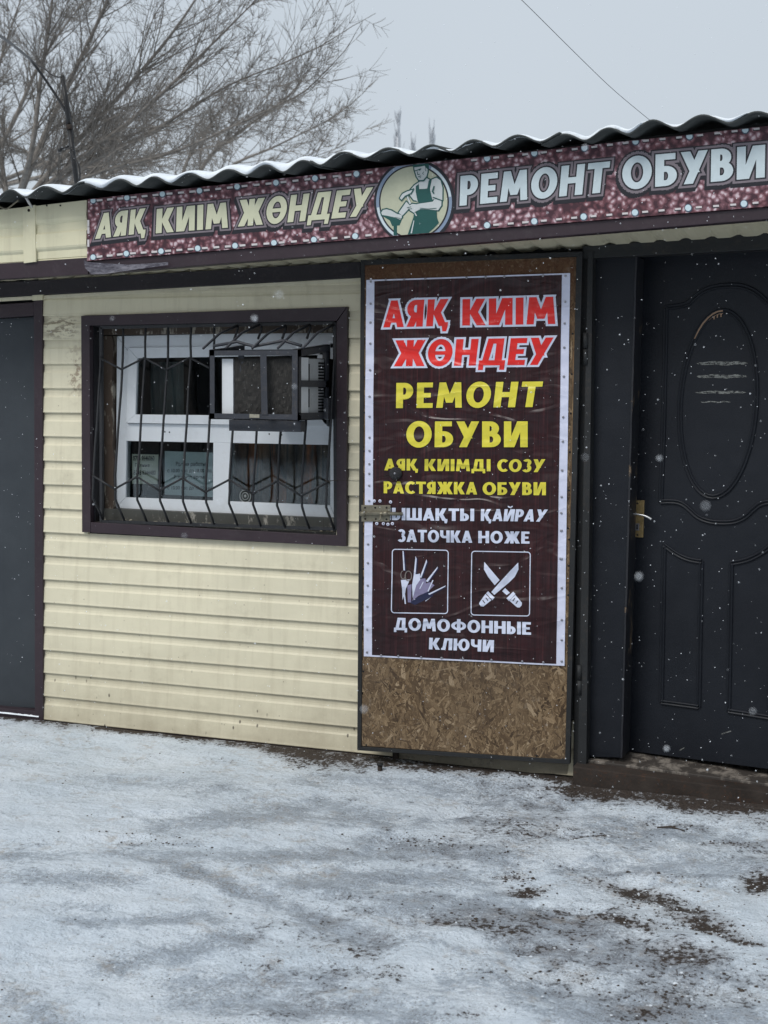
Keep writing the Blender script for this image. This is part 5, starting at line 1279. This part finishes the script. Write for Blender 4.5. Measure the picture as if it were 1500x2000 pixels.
cable('overhead_wire', [(960, -55, -1.2), (1020, 1, -.9), (1130, 110, -.4), (1200, 177, 0), (1278, 242, .5)], .0011, m_cable, 'thin wire running down from the sky to the roof at right')
cable('white_cable', [(46, 378, -.43), (52, 388, -.44), (58, 398, -.42), (62, 404, -.38)], .0055, m_wcable, 'short pale cable hanging out under the roof edge')
cable('eave_wire', [(-30, 392, -.42), (0, 404, -.41), (12, 408, -.41), (22, 402, -.41), (36, 391, -.42)], .0038, paint('yellowed_wire', (.16,.14,.10), .6), 'looped dull yellow wire under the eave at far left')
# ================================================================== LITTLE PIPE IN THE SNOW
px_, py_ = gpx(742, 1508); gz = ground_z(px_, py_)
pp = empty('pipe_stub', (px_, py_, gz), 'short rusty pipe stub sticking out of the snow by the wall', 'pipe')
g = G(); g.lathe((px_, py_, gz-.02), (0, 0, 1), [(.010, 0), (.010, .045), (.0075, .045), (.0075, .03)], 12); g.build('tube', m_rust, pp)
g = G(); g.lathe((px_, py_, gz+.022), (0, 0, 1), [(.0085, 0), (.014, .001), (.014, .010), (.010, .011)], 8); g.build('nut', m_cable, pp)
# sticks lying on the snow
for (a, b, c_) in (((1060,1604), (1130,1612), 'long dark stick lying on the snow by the threshold'), ((1000,1598), (1018,1594), None)):
    if not c_: continue
    x0, y0 = gpx(1284, 1604); x1, y1 = gpx(1338, 1613)
    g = G(); g.tube([(x0, y0, ground_z(x0, y0)+.004), ((x0+x1)/2, (y0+y1)/2+.004, ground_z((x0+x1)/2, (y0+y1)/2)+.006), (x1, y1, ground_z(x1, y1)+.004)], [.003, .004, .002], 6); g.build('stick', m_soilc, label=c_, cat='stick')

# ================================================================== INVENTED ROW ACROSS THE YARD, added to darken the reflections
def mat_row():
    k = N('invented_row', .8, 0, .2); n_ = k.noise(1, 3, .5, k.map((.55, 1, .12)))
    k.color(k.ramp(n_, [(.3, (.09,.095,.10)), (.42, (.22,.17,.14)), (.52, (.08,.08,.085)), (.6, (.30,.14,.07)), (.68, (.13,.13,.135))])); return k.m
row = empty('invented_opposite_building', (0, -24, 0), 'invented long dark building across the snowy yard behind the camera, added for its reflections', 'building'); mr = mat_row()
g = G(); g.box((-45, -32, -.3), (45, -24, 4.2)); g.build('wall', mr, row)
g = G(); g.hexa([(-46, -32.5, 4.21), (46, -32.5, 4.21), (46, -23.4, 4.21), (-46, -23.4, 4.21), (-46, -28.2, 6), (46, -28.2, 6), (46, -28, 6), (-46, -28, 6)]); g.build('roof', m_slate, row)
for i in range(18):
    x = -42+i*5
    g = G(); g.box((x, -23.99, 1.0), (x+1.6, -23.95, 2.6)); g.build('window', m_rev, row)
# ================================================================== TREES
def make_tree(root, limbs, label, mat, seed, name='bare_tree', trunk_r=.14, tw=.0036, dens=1.0, lv=4, spread=1.0, trunk_top=None):
    rr = random.Random(seed); t = empty(name, root, label, 'tree')
    root = Vector(root); fork = Vector(trunk_top) if trunk_top else root+Vector((0, 0, 2.2))
    g = G(); g.tube([root+Vector((0, 0, -.1)), root.lerp(fork, .5)+Vector((.05, 0, 0)), fork], [trunk_r*1.2, trunk_r, trunk_r*.8], 10); g.build('trunk', mat, t)
    V = []; Fc = []
    def seg(pts, r0_, r1_, n, out_v, out_f):
        b = len(out_v); k = len(pts)
        for i, p in enumerate(pts):
            d = (pts[min(i+1, k-1)]-pts[max(i-1, 0)]).normalized(); u = d.cross(Vector((.3, .9, .2))).normalized(); v = d.cross(u); r = r0_+(r1_-r0_)*i/(k-1)
            for j in range(n):
                a = 2*math.pi*j/n; out_v.append(p+u*(r*math.cos(a))+v*(r*math.sin(a)))
        for i in range(k-1):
            for j in range(n): out_f.append((b+i*n+j, b+i*n+(j+1) % n, b+(i+1)*n+(j+1) % n, b+(i+1)*n+j))
    def branch(p, d, ln, r, lvl):
        k = max(3, min(12, int(ln/.13))); st = ln/k; pts = [p.copy()]; dirs = [d.copy()]
        bend = Vector((rr.gauss(0, .05), rr.gauss(0, .05), rr.uniform(.02, .10)))
        for i in range(k):
            d = (d+bend+Vector((rr.gauss(0, .07), rr.gauss(0, .07), rr.gauss(0, .07)))).normalized(); p = p+d*st; pts.append(p.copy()); dirs.append(d.copy())
        seg(pts, r, max(r*.3, tw*.45), 3 if lvl >= 2 else 5, V, Fc)
        if lvl >= lv: return
        nb = max(1, int([0, 8, 7, 6, 3][lvl]*dens*rr.uniform(.7, 1.2)))
        for b in range(nb):
            u = rr.uniform(.15, .97); i = min(k, int(u*k)); q_ = pts[i]
            side = dirs[i].cross(Vector((rr.gauss(0, 1), rr.gauss(0, 1), rr.gauss(0, 1)))).normalized()
            an = rr.uniform(.45, .95)*spread; nd = (dirs[i]*math.cos(an)+side*math.sin(an)).normalized()
            branch(q_, nd, max(.16, ln*rr.uniform(.40, .70)*(1.1-.5*u)), max(tw*.8, r*(1-.6*u)*.5), lvl+1)
    for lb in limbs:
        pts = smoothp([fork]+[Vector(p) for p in lb['pts']], 7); n = len(pts); r0_ = lb.get('r', .07)
        g = G(); g.tube(pts, [r0_*(.62-.52*i/(n-1)) for i in range(n)], 7); g.build('limb', mat, t)
        cum = sum((pts[i+1]-pts[i]).length for i in range(n-1))
        nb = int(lb.get('n', 26)*dens)
        for b in range(nb):
            u = rr.uniform(.15, 1); i = min(n-2, int(u*(n-1))); d = (pts[i+1]-pts[i]).normalized()
            side = d.cross(Vector((rr.gauss(0, 1), rr.gauss(0, 1), rr.gauss(0, 1)))).normalized(); an = rr.uniform(.3, .8)*spread
            nd = (d*math.cos(an)+side*math.sin(an)+Vector((0, 0, .12))).normalized()
            branch(pts[i], nd, cum*rr.uniform(.16, .42)*(1.1-.4*u), max(tw*1.6, r0_*(1-.8*u)*.28), 2)
        branch(pts[-1], (pts[-1]-pts[-2]).normalized(), cum*.3, r0_*.2, 2)
    me = bpy.data.meshes.new('twigs'); c = fork
    va = np.array([v-c for v in V], dtype=np.float32); fa = np.array(Fc, dtype=np.int32)
    me.vertices.add(len(va)); me.vertices.foreach_set('co', va.ravel()); me.loops.add(fa.size); me.loops.foreach_set('vertex_index', fa.ravel())
    me.polygons.add(len(fa)); me.polygons.foreach_set('loop_start', np.arange(0, fa.size, 4, dtype=np.int32)); me.update(calc_edges=True)
    o = link('twigs', me, mat, t, c); tag(o, kind='stuff'); print('TREE', name, len(fa)); return t
def TP(yp, *pts): q_ = YP(yp); return [q_(*p) for p in pts]
f1 = W(20, 430, 8.5)
limbs = [dict(pts=TP(8.5, (150, 330), (300, 255), (440, 170), (550, 125)), r=.05, n=26), dict(pts=TP(8.8, (120, 310), (240, 180), (340, 60), (420, -60)), r=.065, n=32),
         dict(pts=TP(8.2, (170, 345), (330, 300), (470, 240), (575, 190)), r=.045, n=24), dict(pts=TP(9, (80, 280), (150, 130), (210, 0), (250, -120)), r=.07, n=30),
         dict(pts=TP(8, (60, 300), (80, 150), (100, 20), (110, -120)), r=.06, n=24), dict(pts=TP(8.6, (0, 300), (-30, 150), (-60, 0)), r=.06, n=18),
         dict(pts=TP(8.4, (130, 330), (280, 215), (400, 100), (500, 0)), r=.055, n=32), dict(pts=TP(8.9, (-80, 330), (-200, 200), (-300, 100)), r=.06, n=10)]
make_tree((f1.x, f1.y, -.1), limbs, 'large bare spreading tree behind the left end of the roof', m_bark, 3, trunk_top=f1, dens=.97, tw=.0031)
f2 = W(-60, 380, 13)
limbs = [dict(pts=TP(13, (60, 330), (170, 290), (300, 250)), r=.07, n=26), dict(pts=TP(13.5, (20, 250), (80, 120), (150, 20)), r=.08, n=24), dict(pts=TP(12.5, (-40, 250), (0, 120), (40, 0)), r=.08, n=22), dict(pts=TP(13, (-120, 250), (-200, 100)), r=.08, n=8), dict(pts=TP(12.8, (80, 345), (220, 320), (360, 290)), r=.06, n=22)]
make_tree((f2.x, f2.y, -.1), limbs, 'bare tree farther left behind the large spreading tree', m_bark2, 5, trunk_top=f2, trunk_r=.2, tw=.0045)
f3 = W(330, 470, 20)
limbs = [dict(pts=TP(20, (430, 340), (540, 285), (640, 235)), r=.07, n=18), dict(pts=TP(20.5, (400, 320), (480, 250), (560, 190)), r=.09, n=26), dict(pts=TP(19.5, (450, 370), (560, 325), (630, 300)), r=.06, n=14), dict(pts=TP(20, (360, 330), (400, 260), (440, 200)), r=.08, n=20), dict(pts=TP(20, (260, 360), (220, 280)), r=.09, n=12)]
make_tree((f3.x, f3.y, -.1), limbs, 'hazy bare tree low over the middle of the roof', m_bark2, 8, trunk_top=f3, trunk_r=.22, tw=.0060)
f5 = W(150, 430, 17)
limbs = [dict(pts=TP(17, (200, 350), (290, 310), (400, 290)), r=.08, n=20), dict(pts=TP(17, (120, 350), (60, 300), (0, 280)), r=.08, n=20), dict(pts=TP(17.5, (170, 350), (220, 270), (300, 200)), r=.08, n=18)]
make_tree((f5.x, f5.y, -.1), limbs, 'low bushy bare tree just above the snowy roof edge at left', m_bark2, 12, trunk_top=f5, trunk_r=.2, tw=.006)
def poplar(px, ptop, lab, seed):
    rr = random.Random(seed); base = W(px, 380, 45); topz = W(px, ptop, 45).z; t = empty('poplar_tree', (base.x, base.y, -.1), lab, 'tree', 'frosted poplars far behind the roof')
    g = G(); g.tube([(base.x, base.y, -.1), (base.x, base.y, topz-1)], [.18, .05], 7); g.build('trunk', m_frost, t); g = G()
    for i in range(170):
        z = base.z-3+(topz-base.z+2.6)*rr.random(); h = (topz-z); ln = rr.uniform(.4, 1.0)*(.5+min(1.2, h*.25)); a = rr.random()*6.28; tilt = rr.uniform(.12, .30)
        p = Vector((base.x, base.y, z)); d = Vector((math.cos(a)*tilt, math.sin(a)*tilt, 1)).normalized()
        g.tube([p, p+d*ln*.5+Vector((math.cos(a)*.04, 0, 0)), p+d*ln], [.022, .018, .008], 3, cap=False)
    g.build('crown', m_frost, t, kind='stuff')
poplar(776, 212, 'tallest frosted poplar top above the roof, left of the three', 1); poplar(806, 262, 'short frosted poplar top, middle of the three', 2); poplar(842, 236, 'slim frosted poplar top, rightmost of the three', 4)

# ================================================================== FALLING SNOW
random.seed(21)
ico = bmesh.new(); bmesh.ops.create_icosphere(ico, subdivisions=1, radius=1); iv = np.array([v.co for v in ico.verts]); ifc = np.array([[v.index for v in f.verts] for f in ico.faces]); ico.free()
cen = []; rad = []
for i in range(4200):
    px = random.uniform(-150, 1650); py = random.uniform(-150, 2050); yv = -3.4+3.2*random.random()**.45
    p = W(px, py, yv)
    if yv > -.55 and p.z > 1.95: continue
    if yv > -.4 and -3.1 < p.x < -2.5 and 1.3 < p.z < 1.9: continue
    if p.z < .05: continue
    cen.append(p[:]); rad.append(random.choice([.0006, .0007, .0009, .0012, .0016])*random.uniform(.7, 1.2))
for px, py in [(545,575),(1143,893),(1143,288),(1378,988),(1248,1126),(1470,1389),(1302,1462),(497,622),(1288,895),(575,755),(219,622),(360,1046),(711,1385),(430,980)]:
    yv = random.uniform(-4.75, -4.25); cen.append(W(px, py, yv)[:]); rad.append(random.uniform(.0011, .0021))
cen = np.array(cen); rad = np.array(rad)
sq = rng.uniform(.7, 1.2, (len(cen), 1, 3))
va = (cen[:, None, :]+iv[None]*rad[:, None, None]*sq).reshape(-1, 3); fa = (ifc[None]+(np.arange(len(cen))*len(iv))[:, None, None]).reshape(-1, 3)
me = bpy.data.meshes.new('falling_snow'); me.from_pydata(va.tolist(), [], fa.tolist()); me.polygons.foreach_set('use_smooth', [True]*len(me.polygons))
tag(link('falling_snow', me, m_flake), 'scattered white snowflakes drifting down in front of the kiosk', 'snow', kind='stuff')
